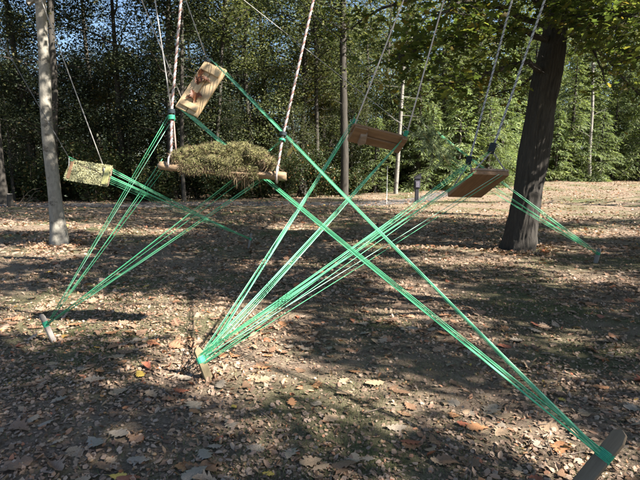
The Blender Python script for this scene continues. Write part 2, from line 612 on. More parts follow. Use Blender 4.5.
# ------------------------------------------------------------------ fallen leaves: the stuff
def litter(name, label, tmpl, n, y0, y1, s0, s1, mat, power, lift, tilt, seed):
    r = np.random.default_rng(seed)
    vs, fs, o = [], [], 0
    for k, (tv, tf) in enumerate(tmpl):
        q = n // len(tmpl)
        x, y = ground_points(q, y0, y1, r, power=power)
        kp = keep_clumpy(x, y, r, .5, 1.0)
        x, y = x[kp], y[kp]
        q = len(x)
        z = gz(x, y) + lift * r.random(q)
        sz = s0 + (s1 - s0) * r.random(q) ** 1.6
        z = z + sz * tilt * .12
        mt = rot_mats(r.uniform(0, 6.283, q), r.normal(0, tilt, q), r.normal(0, tilt, q))
        flip = r.random(q) < .35
        mt[flip] = mt[flip] @ np.diag([1, 1, -1.0])
        z[flip] += .12 * sz[flip]
        if np.asarray(tf).shape[1] == 4:
            tf = np.concatenate([tf[:, [0, 1, 2]], tf[:, [0, 2, 3]]])
        v, f = scatter(tv, tf, np.stack([x, y, z], -1), mt, sz)
        vs.append(v)
        fs.append(f + o)
        o += len(v)
    ob = link(name, mesh_np(np.concatenate(vs), np.concatenate(fs)), mat)
    tag(ob, label, 'leaf litter', kind='stuff')


litter('leaf_fragment_litter', 'fine layer of crumbled brown leaf fragments over the ground', [FRAG], 105000, 1.7, 9, .01, .042, M['litter_fine'], 1.25, .012, .35, 1)
litter('small_leaf_litter', 'small curled brown leaves strewn over the ground', [OVATE, FRAG4, CURL], 42000, 1.7, 13, .018, .06, M['litter'], 1.2, .012, .5, 2)
litter('oak_leaf_litter', 'lobed dry oak leaves strewn over the ground', OAKS[:4], 3000, 4.2, 16, .09, .17, M['litter'], 1.0, .012, .25, 3)
litter('far_leaf_litter', 'brown leaves carpeting the clearing towards the woods', [OVATE], 42000, 9, 40, .07, .15, M['litter'], .8, .012, .4, 4)
litter('far_fragment_litter', 'crumbled leaf bits carpeting the middle of the clearing', [FRAG], 36000, 6, 18, .03, .08, M['litter_fine'], .9, .012, .4, 5)

# short grass
r = np.random.default_rng(6)
x, y = ground_points(170000, 1.7, 8.5, r, power=1.2)
gv = np.sin(1.1 * x + .5) * np.sin(.9 * y + x * .4) + .6 * np.sin(2.3 * x - 1.7 * y)
kp = r.random(len(x)) < np.clip(.38 + .5 * gv, .06, 1)
x, y = x[kp], y[kp]
n = len(x)
tv = np.array([(-.06, 0, 0), (.06, 0, 0), (0, .35, .9)])
mt = rot_mats(r.uniform(0, 6.283, n), r.normal(0, .45, n), r.normal(0, .3, n))
v, f = scatter(tv, np.array([(0, 1, 2)]), np.stack([x, y, gz(x, y) - .003], -1), mt, r.uniform(.014, .046, n))
tag(link('grass', mesh_np(v, f), M['grass']), 'sparse short grass growing between the fallen leaves', 'grass', kind='stuff')

# acorns
r = np.random.default_rng(7)
sph = []
for k in range(5):
    a = math.pi * k / 4
    for j in range(6):
        t = 2 * math.pi * j / 6
        sph.append((math.sin(a) * math.cos(t) * .38, math.cos(a) * .55, math.sin(a) * math.sin(t) * .38))
sf = [(k * 6 + j, k * 6 + (j + 1) % 6, (k + 1) * 6 + (j + 1) % 6, (k + 1) * 6 + j) for k in range(4) for j in range(6)]
x, y = ground_points(900, 1.9, 6, r)
n = len(x)
mt = rot_mats(r.uniform(0, 6.283, n), r.normal(0, .3, n), r.normal(0, .3, n))
v, f = scatter(sph, sf, np.stack([x, y, gz(x, y) + .008], -1), mt, r.uniform(.018, .028, n))
tag(link('acorn_litter', mesh_np(v, f, True), M['acorn']), 'fallen brown acorns dotted among the leaves', 'acorns', kind='stuff')

# twigs on the ground
r = np.random.default_rng(8)
mb = MB()
x, y = ground_points(170, 2, 9, r)
for k in range(len(x)):
    a, L = r.uniform(0, 6.283), r.uniform(.08, .35)
    p0 = Vector((x[k], y[k], float(gz(x[k], y[k])) + .012))
    d = Vector((math.cos(a), math.sin(a), r.uniform(-.02, .08)))
    q = Vector((-d.y, d.x, 0)) * r.uniform(-.12, .12)
    mb.add(tube([p0, p0 + d * L * .5 + q * L, p0 + d * L], [.004, .003, .0015], 5))
tag(mb.build('twig_litter', M['twig']), 'thin dry twigs scattered on the ground', 'twigs', kind='stuff')

# leaves drifted against trunks and stakes
r = np.random.default_rng(9)
vs, fs, o_ = [], [], 0
for (a, b_, rad_, n) in ((519, 250, .42, 420), (61, 245, .30, 260), (209, 380, .05, 40), (54, 342, .05, 36), (571, 496, .06, 40), (595, 263, .05, 20), (248, 249, .05, 20)):
    g_ = G(a, b_)
    an = r.uniform(0, 6.283, n)
    dd = rad_ + np.abs(r.normal(0, .16 if rad_ > .2 else .05, n))
    x, y = g_.x + np.cos(an) * dd, g_.y + np.sin(an) * dd
    z = gz(x, y) + .008 + .06 * r.random(n) * np.exp(-(dd - rad_) / .12) * (1 if rad_ > .2 else .4)
    mt = rot_mats(r.uniform(0, 6.283, n), r.normal(0, .5, n), r.normal(0, .5, n))
    v, f = scatter(CURL[0], CURL[1], np.stack([x, y, z], -1), mt, r.uniform(.03, .10, n) * (1 if rad_ > .2 else .6))
    vs.append(v)
    fs.append(f + o_)
    o_ += len(v)
tag(link('leaf_drift_litter', mesh_np(np.concatenate(vs), np.concatenate(fs)), M['litter']), 'brown leaves drifted against tree feet and stakes', 'leaf litter', kind='stuff')

# ------------------------------------------------------------------ fallen leaves: the 280 that show largest
LEAFKIND = {
    'tan': ('curled tan oak leaf lying on the clearing floor', .30),
    'grey': ('bleached grey oak leaf lying pale on the clearing floor', .22),
    'brown': ('dull dark brown oak leaf lying on the clearing floor', .24),
    'orange': ('orange brown oak leaf lying on the clearing floor', .14),
    'red': ('reddish brown oak leaf lying on the clearing floor', .07),
    'yellow': ('small bright yellow leaf lying on the clearing floor', .03)}
r = np.random.default_rng(21)
leaf_meshes = {}
for nm in LEAFKIND:
    for k in range(len(OAKS)):
        me = mesh_np(OAKS[k][0], OAKS[k][1])
        me.materials.append(M['leaf_' + nm])
        leaf_meshes[nm, k] = me
# leaves the photograph shows clearly: pixel, kind, size
shown = [(345, 468, 'brown', .15), (118, 436, 'grey', .15), (95, 445, 'grey', .17), (140, 462, 'grey', .14), (195, 408, 'grey', .16),
         (60, 402, 'grey', .13), (33, 422, 'grey', .12), (47, 425, 'grey', .11), (410, 445, 'red', .13), (412, 448, 'orange', .12),
         (175, 394, 'orange', .12), (255, 380, 'tan', .13), (262, 382, 'tan', .14), (292, 405, 'orange', .11), (230, 425, 'grey', .11),
         (255, 450, 'grey', .12), (290, 456, 'grey', .12), (220, 462, 'brown', .15), (195, 476, 'grey', .16), (375, 385, 'tan', .16),
         (402, 394, 'brown', .15), (450, 405, 'grey', .14), (478, 430, 'orange', .15), (500, 418, 'tan', .18), (490, 412, 'grey', .18),
         (560, 450, 'orange', .17), (580, 438, 'tan', .16), (600, 455, 'tan', .14), (545, 428, 'tan', .16), (500, 434, 'tan', .13),
         (140, 376, 'yellow', .12), (100, 372, 'orange', .13), (40, 385, 'brown', .16), (20, 430, 'brown', .16), (15, 468, 'brown', .18),
         (118, 478, 'yellow', .10), (210, 470, 'orange', .15), (135, 440, 'brown', .12), (105, 470, 'brown', .12), (465, 426, 'red', .11),
         (345, 395, 'tan', .14), (318, 385, 'orange', .12), (300, 372, 'brown', .13), (272, 352, 'brown', .12), (290, 348, 'grey', .12)]
leaf_list = [(G(a, b_), nm, s) for a, b_, nm, s in shown]
names = list(LEAFKIND)
probs = np.array([LEAFKIND[k][1] for k in names])
while len(leaf_list) < 285:
    x, y = ground_points(1, 2.0, 5.3, r, 1.02, .9)
    x, y = float(x[0]), float(y[0])
    if not keep_clumpy(np.array([x]), np.array([y]), r, .6)[0]:
        continue
    nm = names[r.choice(len(names), p=probs / probs.sum())]
    leaf_list.append((Vector((x, y, float(gz(x, y)))), nm, (.07 if nm == 'yellow' else r.uniform(.08, .165))))
for p, nm, s in leaf_list:
    o = bpy.data.objects.new('oak_leaf', leaf_meshes[nm, int(r.choice(len(OAKS), p=[.25, .2, .15, .25, .12, .03]))])
    col.objects.link(o)
    o.scale = (s, s, s)
    o.rotation_euler = (r.normal(0, .08), r.normal(0, .08), r.uniform(0, 6.283))
    o.location = p + Vector((0, 0, .005 + .010 * r.random()))
    tag(o, LEAFKIND[nm][0], 'leaf', 'fallen oak leaves of the ' + nm + ' kind')

# ------------------------------------------------------------------ trees
def trunk_mesh(path, rads, n=28, seed=0, ridge=.05, flare=.5, sub=10, decay=.28):
    """trunk through path points (Vector) with radii; ridged bark and root flare at the foot"""
    r = np.random.default_rng(seed)
    pts, rr = [], []
    for i in range(len(path) - 1):
        for k in range(sub):
            t = k / sub
            p0, p1 = path[max(i - 1, 0)], path[i]
            p2, p3 = path[i + 1], path[min(i + 2, len(path) - 1)]
            q = .5 * ((2 * p1) + (p2 - p0) * t + (2 * p0 - 5 * p1 + 4 * p2 - p3) * t * t + (3 * p1 - p0 - 3 * p2 + p3) * t ** 3)
            pts.append(q)
            rr.append(rads[i] * (1 - t) + rads[i + 1] * t)
    pts.append(path[-1])
    rr.append(rads[-1])
    ph = r.uniform(0, 6.283, 6)
    V, F = [], []
    for i, (p, q) in enumerate(zip(pts, rr)):
        hgt = (p - path[0]).length
        fl = flare * math.exp(-hgt / decay)
        for k in range(n):
            a = 2 * math.pi * k / n
            lob = .5 + .5 * math.cos(5 * a + ph[0]) * .7 + .3 * math.cos(3 * a + ph[1])
            w = 1 + fl * max(lob, .15)
            w += ridge * (.5 * math.sin(9 * a + ph[2] + .9 * math.sin(hgt * 2.1)) + .5 * math.sin(14 * a + ph[3] + 1.3 * math.sin(hgt * 3.3 + 1)))
            w += .04 * math.sin(hgt * 4.1 + 2 * a + ph[4]) + ridge * .5 * (r.random() - .5)
            V.append((p.x + math.cos(a) * q * w, p.y + math.sin(a) * q * w, p.z))
    m = len(pts)
    for i in range(m - 1):
        for k in range(n):
            k2 = (k + 1) % n
            F.append((i * n + k, i * n + k2, (i + 1) * n + k2, (i + 1) * n + k))
    F.append(tuple((m - 1) * n + k for k in range(n)))
    return V, F


def limb_path(a, b, r, sag=.1, n=6, wob=.06):
    a, b = Vector(a), Vector(b)
    L = (b - a).length
    out = []
    for k in range(n + 1):
        t = k / n
        p = a.lerp(b, t) + Vector((0, 0, sag * L * math.sin(math.pi * t)))
        if 0 < k < n:
            p += Vector(r.normal(0, wob * L / n * 2.0, 3))
        out.append(p)
    return out


def limb(mb, a, b, r0, r1, r, sag=.1, n=6, wob=.06, sides=8):
    pth = limb_path(a, b, r, sag, n, wob)
    mb.add(tube(pth, [r0 + (r1 - r0) * (k / n) ** .8 for k in range(n + 1)], sides))
    return pth


def copy_tree(src, loc, rz, s, sz=None):
    """copy of a thing and of its parts"""
    c = src.copy()
    col.objects.link(c)
    c.location = loc
    c.rotation_euler = (0, 0, rz)
    c.scale = (s, s, sz or s)
    for ch in src.children:
        d = ch.copy()
        col.objects.link(d)
        d.parent = c
        for g in ch.children:
            e = g.copy()
            col.objects.link(e)
            e.parent = d
    return c


def decid(seed, h, cr, base, leafsize=.2, nl=80, leaves=8500, mat='wood_leaf', bark='bark_wood', r0=.2, name='woodland_tree'):
    r = np.random.default_rng(seed)
    root = empty(name)
    lean = Vector((r.normal(0, .3), r.normal(0, .3), 0))
    path = [Vector((0, 0, -.1)), Vector((0, 0, h * .25)) + lean * .3, Vector((r.normal(0, .2), r.normal(0, .2), h * .6)) + lean, Vector((0, 0, h * .96)) + lean * 1.5]
    link('trunk', mesh_np(*trunk_mesh(path, [r0, r0 * .8, r0 * .5, .03], 12, seed, .04, .4, 5), True), M[bark], root)
    mb = MB()
    cl = []
    for k in range(nl):
        t = r.random() ** .85
        z0 = base + (h * .9 - base) * t
        f = z0 / h
        i = 1 if f < .6 else 2
        tt = (f - .25) / .35 if f < .6 else (f - .6) / .36
        p = path[i].lerp(path[i + 1], min(max(tt, 0), 1))
        a = r.uniform(0, 6.283)
        prof = math.sin(math.pi * (.12 + .85 * t) ** .8) ** .7
        L = cr * prof * r.uniform(.55, 1.12)
        e = p + Vector((math.cos(a) * L, math.sin(a) * L, L * r.uniform(-.05, .45)))
        if k % 3 == 0 or L > cr * .8:
            pth = limb(mb, p, e, r0 * .28, .012, r, .05, 4, .08, 5)
        else:
            pth = limb_path(p, e, r, .05, 4)
        for q in pth[2:]:
            cl.append(q)
    tag(mb.build('limbs', M[bark], root), kind='stuff')
    cl = np.array([tuple(c) for c in cl])
    cen = cl[r.integers(0, len(cl), leaves)]
    # loose little clusters round the limb points
    sub = r.normal(0, .42, (len(cl), 3))
    pos = cen + sub[r.integers(0, len(cl), leaves)] * .6 + r.normal(0, .27, (leaves, 3)) * np.array([1, 1, .7])
    v, f = leaf_cloud(pos, leafsize, r, .9)
    o = link('crown', mesh_np(v, f), M[mat], root)
    return root


def hemlock(seed, h, rad, start=.3, name='hemlock'):
    r = np.random.default_rng(seed)
    root = empty(name)
    link('trunk', mesh_np(*trunk_mesh([Vector((0, 0, -.1)), Vector((.03, .02, h * .5)), Vector((0, 0, h))], [.02 * h + .02, .012 * h + .01, .01], 10, seed, .04, .3, 6), True), M['bark_wood'], root)
    mb = MB()
    pos, yaw, pit, siz = [], [], [], []
    z = start
    while z < h * .985:
        t = z / h
        L0 = rad * (1 - t) ** .75 + .12
        for k in range(7):
            a = r.uniform(0, 6.283)
            L = L0 * r.uniform(.6, 1.12)
            rise = r.uniform(-.05, .25)
            d = Vector((math.cos(a), math.sin(a), 0))
            s = Vector((-d.y, d.x, 0))
            npt = 6
            pts = [Vector((0, 0, z)) + d * L * u + Vector((0, 0, L * (rise * u - .38 * u * u))) for u in np.linspace(0, 1, npt)]
            if L > .5:
                mb.add(tube(pts, [.016 * (1 - u * .8) + .003 for u in np.linspace(0, 1, npt)], 4, False))
            steps = max(4, int(L / .13))
            for j in range(steps):
                u = (j + .6) / steps
                if u < .18:
                    continue
                q = Vector((0, 0, z)) + d * L * u + Vector((0, 0, L * (rise * u - .38 * u * u)))
                for sd in (-1, 1):
                    tw = (.18 + .42 * L * .5 * (1 - u)) * r.uniform(.7, 1.2)
                    ang = a + sd * r.uniform(.6, 1.15)
                    nn = max(2, int(tw / .10))
                    for w in range(nn):
                        g = q + Vector((math.cos(ang), math.sin(ang), -.25)) * (tw * w / nn)
                        pos.append(tuple(g))
                        yaw.append(ang - math.pi / 2 + r.normal(0, .45))
                        pit.append(r.normal(-.35, .3))
                        siz.append(r.uniform(.18, .34))
        z += .17 + .16 * (1 - t) * r.uniform(.6, 1.4)
    tag(mb.build('limbs', M['bark_wood'], root), kind='stuff')
    pos = np.array(pos)
    n = len(pos)
    mt = rot_mats(np.array(yaw), np.array(pit), r.normal(0, .5, n))
    v, f = scatter(NEEDLE4 * np.array([1.15, 1, 1]), LEAF4F, pos, mt, np.array(siz))
    link('crown', mesh_np(v, f), M['hemlock_leaf'], root)
    return root


def shrub(seed, h, w, leaves=3200, mat='shrub_leaf', size=.13):
    r = np.random.default_rng(seed)
    root = empty('woodland_shrub')
    mb = MB()
    tips = []
    for k in range(16):
        a = r.uniform(0, 6.283)
        L = r.uniform(.2, 1) * w
        e = Vector((math.cos(a) * L, math.sin(a) * L, h * r.uniform(.35, 1)))
        pth = limb(mb, (r.normal(0, .06), r.normal(0, .06), -.05), e, .022, .005, r, .12, 5, .07, 5)
        tips += pth[1:]
    tag(mb.build('stems', M['twig'], root), kind='stuff')
    tips = np.array([tuple(t) for t in tips])
    pos = tips[r.integers(0, len(tips), leaves)] + r.normal(0, .22, (leaves, 3))
    pos[:, 2] = np.abs(pos[:, 2]) + .03
    v, f = leaf_cloud(pos, size, r, 1.0)
    link('crown', mesh_np(v, f), M[mat], root)
    return root


# ---- the big dark oak on the right
RO = random.Random(3)
r = np.random.default_rng(33)
ob_ = G(519, 249)
OY = ob_.y
oak = empty('oak_tree', ob_)
tag(oak, 'thick dark oak leaning right with green cords passing its foot', 'tree')
pts = [(519, 252), (524, 215), (532.5, 160), (541, 110), (548, 70), (554, 38), (563, -30), (569, -110), (578, -230)]
wid = [31, 29.5, 29, 28, 26.5, 24, 21, 18, 11]
path = [P(a, b_, OY) for a, b_ in pts]
path[0].z = ob_.z - .12
rads = [w / 2 / FPX * OY * .98 for w in wid]
from mathutils import noise as mnoise
tv_, tf_ = trunk_mesh(path, rads, 110, 5, .02, .6, 34, .30)
nv_ = []
for i_ in range(len(tv_) // 110):
    ring = [Vector(q) for q in tv_[i_ * 110:(i_ + 1) * 110]]
    cen = sum(ring, Vector()) / 110
    for k_, q in enumerate(ring):
        a_ = 2 * math.pi * k_ / 110
        z_ = q.z
        n1_ = mnoise.noise(Vector((math.cos(a_) * 4.2, math.sin(a_) * 4.2, z_ * 1.5)))
        n2_ = mnoise.noise(Vector((math.cos(a_) * 9, math.sin(a_) * 9, z_ * 3.6 + 7)))
        n3_ = mnoise.noise(Vector((math.cos(a_) * 1.1, math.sin(a_) * 1.1, z_ * .9 + 3)))
        rid = (1 - min(1, abs(n1_) * 3.2)) * -.017 + (1 - min(1, abs(n2_) * 3.5)) * -.009 + n3_ * .03
        nv_.append(q + (q - cen).normalized() * rid)
link('trunk', mesh_np(nv_, tf_, True), M['bark_dark'], oak)
oak_nodes = []   # points of leafy twigs


def px_branch(mb, pix_pts, Ys, r0, r1, sides=8):
    q = [P(a, b_, y_) for (a, b_), y_ in zip(pix_pts, Ys)]
    dense = []
    for i in range(len(q) - 1):
        for k in range(4):
            dense.append(q[i].lerp(q[i + 1], k / 4) + Vector(r.normal(0, .012, 3)))
    dense.append(q[-1])
    m_ = len(dense)
    mb.add(tube(dense, [r0 + (r1 - r0) * k / (m_ - 1) for k in range(m_)], sides))
    return dense


br = []
branches = [
    ([(540, 72), (528, 62), (505, 66), (478, 78), (450, 84), (425, 80)], [OY - .1, OY - .5, OY - 1.0, OY - 1.6, OY - 2.2, OY - 2.6], .055, .012, 1.0),
    ([(548, 40), (520, 30), (490, 26), (455, 34), (425, 45), (398, 58)], [OY - .1, OY - .7, OY - 1.4, OY - 2.2, OY - 2.7, OY - 3.1], .06, .012, 1.2),
    ([(556, 28), (580, 22), (605, 40), (640, 58), (680, 70)], [OY - .1, OY - .3, OY - .5, OY - .8, OY - 1.0], .06, .015, 1.0),
    ([(580, 24), (592, 48), (602, 72), (606, 88)], [OY - .3, OY - .5, OY - .7, OY - .8], .025, .006, .55),
    ([(554, 34), (575, 4), (610, -8), (660, 6), (700, 30)], [OY - .1, OY - .9, OY - 1.6, OY - 2.2, OY - 2.6], .06, .012, 1.5),
    ([(552, 20), (530, -8), (500, -14), (468, -2), (440, 14)], [OY - .2, OY - 1.2, OY - 2.0, OY - 2.8, OY - 3.3], .06, .012, 1.3),
    ([(556, 0), (560, 10), (585, 18), (618, 12), (650, 20)], [OY - .4, OY - 1.4, OY - 2.2, OY - 2.9, OY - 3.4], .045, .01, 1.6),
    ([(545, 66), (520, 88), (500, 92), (480, 100)], [OY + .1, OY + .5, OY + .9, OY + 1.2], .03, .008, .5),
    ([(552, 30), (590, 40), (625, 80), (650, 105)], [OY + .2, OY + .9, OY + 1.4, OY + 1.8], .04, .01, .7),
    ([(545, 25), (500, 8), (430, -5), (380, 8), (352, 28)], [OY + .1, OY - .2, OY - .3, OY - .6, OY - .8], .06, .01, .8),
]
for pp, yy, a0, a1, dens in branches:
    mb = MB()
    d = px_branch(mb, pp, yy, a0, a1)
    n_ = len(d)
    for k in range(3, n_):
        for _ in range(int(round(2.2 * dens))):
            b0 = d[k]
            dirv = Vector((r.normal(0, 1), r.normal(0, 1), r.normal(-.25, .5))).normalized()
            L = r.uniform(.25, .8)
            e = b0 + dirv * L
            tw = limb(mb, b0, e, .008, .003, r, .06, 3, .1, 4)
            for q in tw[1:]:
                for _2 in range(4):
                    oak_nodes.append(q + Vector(r.normal(0, .10, 3)))
    mb.build('limb', M['bark_dark'], oak)
OAKLEAF_NEAR = (np.array([(0, -.5, 0), (.16, -.3, .04), (.1, -.12, .03), (.33, .05, .09), (.15, .16, .04), (.2, .36, .05), (0, .55, -.03),
                          (-.2, .36, .05), (-.15, .16, .04), (-.33, .05, .09), (-.1, -.12, .03), (-.16, -.3, .04)]),
                np.array([(0, 1, 2, 11), (11, 2, 2, 10)]))
_f = [(0, 1, 11), (1, 2, 10), (1, 10, 11), (2, 3, 4), (2, 4, 8), (2, 8, 10), (8, 9, 10), (4, 5, 7), (4, 7, 8), (5, 6, 7)]
OAKLEAF_NEAR = (OAKLEAF_NEAR[0], np.array(_f))
on = np.array([tuple(q) for q in oak_nodes])
qa, qb, _ = pix(on[:, 0], on[:, 1], on[:, 2])
on = on[~((qa > 524) & (qa < 572) & (qb > 26) & (on[:, 1] < OY + .3)) & (r.random(len(on)) < .78)]
pos = np.repeat(on, 2, 0) + r.normal(0, .07, (len(on) * 2, 3))
v1, f1 = leaf_cloud(pos, .135, r, .75, *OAKLEAF_NEAR)
link('crown', mesh_np(v1, f1), M['oak_leaf'], oak)

# ---- the pale tree on the left
pb = G(61, 244)
PY = pb.y
pale = empty('beech_tree', pb)
tag(pale, 'slender pale grey tree crossed by bands of shade standing beside lichen covered swing', 'tree')
pts = [(60, 247), (57, 215), (52, 170), (46.5, 120), (44.5, 70), (41, 10), (38, -60), (36, -150), (34, -260)]
wid = [14, 13, 11.6, 10.8, 10, 9.2, 8.3, 6.5, 4]
path = [P(a, b_, PY) for a, b_ in pts]
path[0].z = pb.z - .12
link('trunk', mesh_np(*trunk_mesh(path, [w / 2 / FPX * PY for w in wid], 40, 8, .035, .95, 22, .36), True), M['bark_pale'], pale)

# ------------------------------------------------------------------ swings: where their ropes start overhead
def rope_top(p0, Y0, p1, Y1, z):
    """end of a rope that leaves p0 at distance Y0, is seen passing pixel p1 and reaches height z at distance Y1"""
    lo, hi = 0.0, 60.0
    for _ in range(60):
        s = (lo + hi) / 2
        q = P(p0[0] + (p1[0] - p0[0]) * s, p0[1] + (p1[1] - p0[1]) * s, Y1)
        if q.z < z:
            lo = s
        else:
            hi = s
    return q


tops = {
    's2l': rope_top((171, 157), 4.35, (183, 0), 4.7, 5.2), 's2r': rope_top((278, 170), 4.35, (315, 0), 4.7, 5.3),
    's1a': rope_top((207, 59), 6.0, (186, 0), 5.6, 5.6), 's1b': rope_top((180, 97), 5.9, (141, 0), 5.5, 5.5),
    's3a': rope_top((104, 166), 8.0, (68, 70), 7.6, 6.3), 's3b': rope_top((69, 157), 8.1, (36, 100), 7.8, 6.3),
    's4a': rope_top((354, 124), 6.0, (403, 0), 6.4, 5.8), 's4b': rope_top((406, 137), 6.0, (444, 0), 6.4, 5.8),
    's5a': rope_top((492, 152), 5.5, (545, 0), 6.2, 5.6), 's5b': rope_top((469, 162), 5.7, (512, 0), 6.3, 5.6),
    's6a': rope_top((423, 141), 7.0, (320, 60), 7.4, 6.6), 's6b': rope_top((437, 136), 7.15, (360, 60), 7.8, 6.6)}


def host_limb(tree, start, through, mat, r0):
    """a limb of the host tree running over the points the ropes are tied to"""
    mb = MB()
    q = [Vector(start)] + [Vector(t) for t in through]
    ext = (q[-1] - q[-2]).normalized()
    q.append(q[-1] + ext * .7 + Vector((0, 0, .15)))
    dense = []
    for i in range(len(q) - 1):
        for k in range(6):
            t = k / 6
            p0, p1, p2, p3 = q[max(i - 1, 0)], q[i], q[i + 1], q[min(i + 2, len(q) - 1)]
            dense.append(.5 * ((2 * p1) + (p2 - p0) * t + (2 * p0 - 5 * p1 + 4 * p2 - p3) * t * t + (3 * p1 - p0 - 3 * p2 + p3) * t ** 3))
    dense.append(q[-1])
    n_ = len(dense)
    mb.add(tube(dense, [r0 + (.035 - r0) * k / (n_ - 1) for k in range(n_)], 10))
    mb.build('limb', M[mat], tree)
    return dense


o_hi = lambda z: Vector((P(562, -30, OY).x, OY, z))
p_hi = lambda z: Vector((P(37, -100, PY).x, PY, z))
host_limb(oak, o_hi(5.4), [tops['s5b'], tops['s5a']] if tops['s5b'].y > tops['s5a'].y else [tops['s5a'], tops['s5b']], 'bark_dark', .11)
host_limb(oak, o_hi(5.6), [tops['s4b'], tops['s4a']], 'bark_dark', .12)
host_limb(oak, o_hi(5.0), [tops['s2r'], tops['s2l']], 'bark_dark', .13)
host_limb(pale, p_hi(6.2), [tops['s3b'], tops['s3a']] if tops['s3b'].y > tops['s3a'].y else [tops['s3a'], tops['s3b']], 'bark_pale', .08)
host_limb(pale, p_hi(5.4), [tops['s1b'], tops['s1a']], 'bark_pale', .09)
host_limb(pale, p_hi(6.4), [tops['s6b'], tops['s6a']] if tops['s6b'].x < tops['s6a'].x else [tops['s6a'], tops['s6b']], 'bark_pale', .09)
for k_, t_ in tops.items():
    print('top', k_, [round(c_, 2) for c_ in t_])

# ------------------------------------------------------------------ unseen trees right of and behind the view, crowns shaped to shade the clearing
LIT = [  # sunlit patches of the clearing, photo pixels: x, y, half width, half height
    (40, 226, 60, 5), (45, 254, 58, 9), (212, 259, 42, 5), (95, 312, 100, 18), (60, 330, 60, 7), (205, 318, 70, 20), (205, 350, 60, 16),
    (240, 385, 95, 20), (120, 375, 40, 10), (385, 418, 75, 22), (300, 440, 70, 12), (545, 445, 80, 26), (615, 470, 50, 20), (425, 308, 62, 17), (410, 285, 50, 6),
    (395, 245, 70, 6), (470, 262, 70, 6), (600, 277, 60, 9), (590, 340, 70, 8), (470, 340, 40, 5), (560, 375, 60, 7), (610, 232, 60, 6), (560, 250, 50, 4),
    (560, 205, 170, 14), (520, 190, 200, 12), (300, 228, 40, 4), (140, 232, 50, 4), (345, 262, 40, 5)]
KEEP = []   # things that stand in the sun
for a, b_, y_ in ((195, 85, 5.9), (205, 72, 6), (188, 100, 5.9), (90, 170, 8), (105, 173, 8), (75, 167, 8), (200, 150, 4.35), (235, 150, 4.35), (262, 158, 4.35), (180, 165, 4.3), (275, 178, 4.3),
                  (43, 5, PY), (44, 40, PY), (45, 52, PY), (46, 85, PY), (47, 100, PY), (48, 115, PY), (49, 140, PY), (52, 170, PY), (58, 222, PY),
                  (535, 215, OY), (532, 235, OY), (538, 190, OY), (525, 240, OY), (528, 225, OY), (541, 205, OY), (540, 178, OY), (300, 10, 4.6), (182, 20, 4.5), (400, 260, 3.6), (480, 330, 3.1), (230, 300, 4.2)):
    KEEP.append(P(a, b_, y_))
KEEP += [P(425, 138, 7.05), P(435, 148, 7.1), P(445, 158, 7.15), P(428, 125, 7.0), P(450, 175, 7.2), P(260, 318, 4.3), P(320, 275, 4.6), P(380, 235, 4.9), P(300, 240, 4.6), P(250, 300, 4.2), P(600 + 0, 440, 2.5), P(202, 360, 3.9), P(47, 325, 4.7)]
r = np.random.default_rng(55)
cells = []
for (y0, y1, st) in ((1.0, 7, .30), (7, 14, .42), (14, 27, .6)):
    for yy in np.arange(y0, y1, st):
        hw = yy * .64 + 2.5
        for xx in np.arange(-hw, hw, st):
            cells.append((xx + r.normal(0, st * .3), yy + r.normal(0, st * .3), st))
cells = np.array(cells)
cx, cy, cs = cells.T
qx, qy, _ = pix(cx, cy, gz(cx, cy))
lit = np.zeros(len(cx))
for (a, b_, hx, hy) in LIT:
    lit = np.maximum(lit, np.clip(1.6 - np.sqrt(((qx - a) / hx) ** 2 + ((qy - b_) / hy) ** 2), 0, 1))
speck = (np.sin(3.1 * cx + 5 * cy) * np.sin(2.3 * cx - 4 * cy + 1) + r.normal(0, .35, len(cx)))
outf = (qx < -20) | (qx > 660) | (qy > 500)
lit = np.where(outf, np.clip(np.sin(cx * .9 + 1.3) * np.sin(cy * 1.7) * 1.3, 0, 1), lit)
keep = (lit < .45 + .08 * speck) & (speck < .9)
cx, cy, cs = cx[keep], cy[keep], cs[keep]
hz_ = r.uniform(5.6, 10.5, len(cx))
for _ in range(14):
    k_ = (hz_ - gz(cx, cy)) / SUN.z
    X_, Y_ = cx + SUN.x * k_, cy + SUN.y * k_
    a_, b2_, f_ = pix(X_, Y_, hz_)
    bad = (f_ > .3) & (a_ > -70) & (a_ < 710) & (b2_ > -60)
    hz_ = np.where(bad, hz_ + .5, hz_)
C3 = np.stack([X_, Y_, hz_], -1)
ok_ = ~bad
for kp in KEEP:
    d = C3 - np.array(kp)
    t = d @ np.array(SUN)
    perp = np.linalg.norm(d - t[:, None] * np.array(SUN), axis=1)
    ok_ &= ~((t > .3) & (perp < .33))
C3, cs = C3[ok_], cs[ok_]
# clumps added sunward to shade the upper oak stem and band the pale stem
extra = []
for a, b_, y_ in [(528 + t * 4.5, 160 - t * 30, OY) for t in range(7)] + [(545 + t * 2.5, 140 - t * 30, OY) for t in range(6)] + \
        [(43, 20, PY), (46, 69, PY), (49, 128, PY), (52, 153, PY), (54, 188, PY), (55, 200, PY), (57, 212, PY)]:
    q_ = P(a, b_, y_)
    for w_ in range(2 if y_ == OY else 1):
        h_ = r.uniform(6.5, 9.5)
        for _ in range(20):
            t_ = (h_ - q_.z) / SUN.z
            e_ = q_ + SUN * t_
            aa, bb, ff = pix(e_.x, e_.y, e_.z)
            if ff > .3 and -70 < aa < 710 and bb > -60:
                h_ += .6
            else:
                break
        extra.append(tuple(e_))
C3 = np.concatenate([C3, np.array(extra)])
cs = np.concatenate([cs, np.where(np.arange(len(extra)) < len(extra) - 7, .42, .16)])
TR = [(7.2, 3.0), (11.5, .5), (10.5, 8.0), (14.5, 5.0), (14.0, 13.0), (18.5, 10.0), (17.0, 18.0), (4.2, -3.0), (-2.6, -3.6), (9.0, -4.5), (oak.location.x + .3, OY), (pale.location.x - .3, PY)]
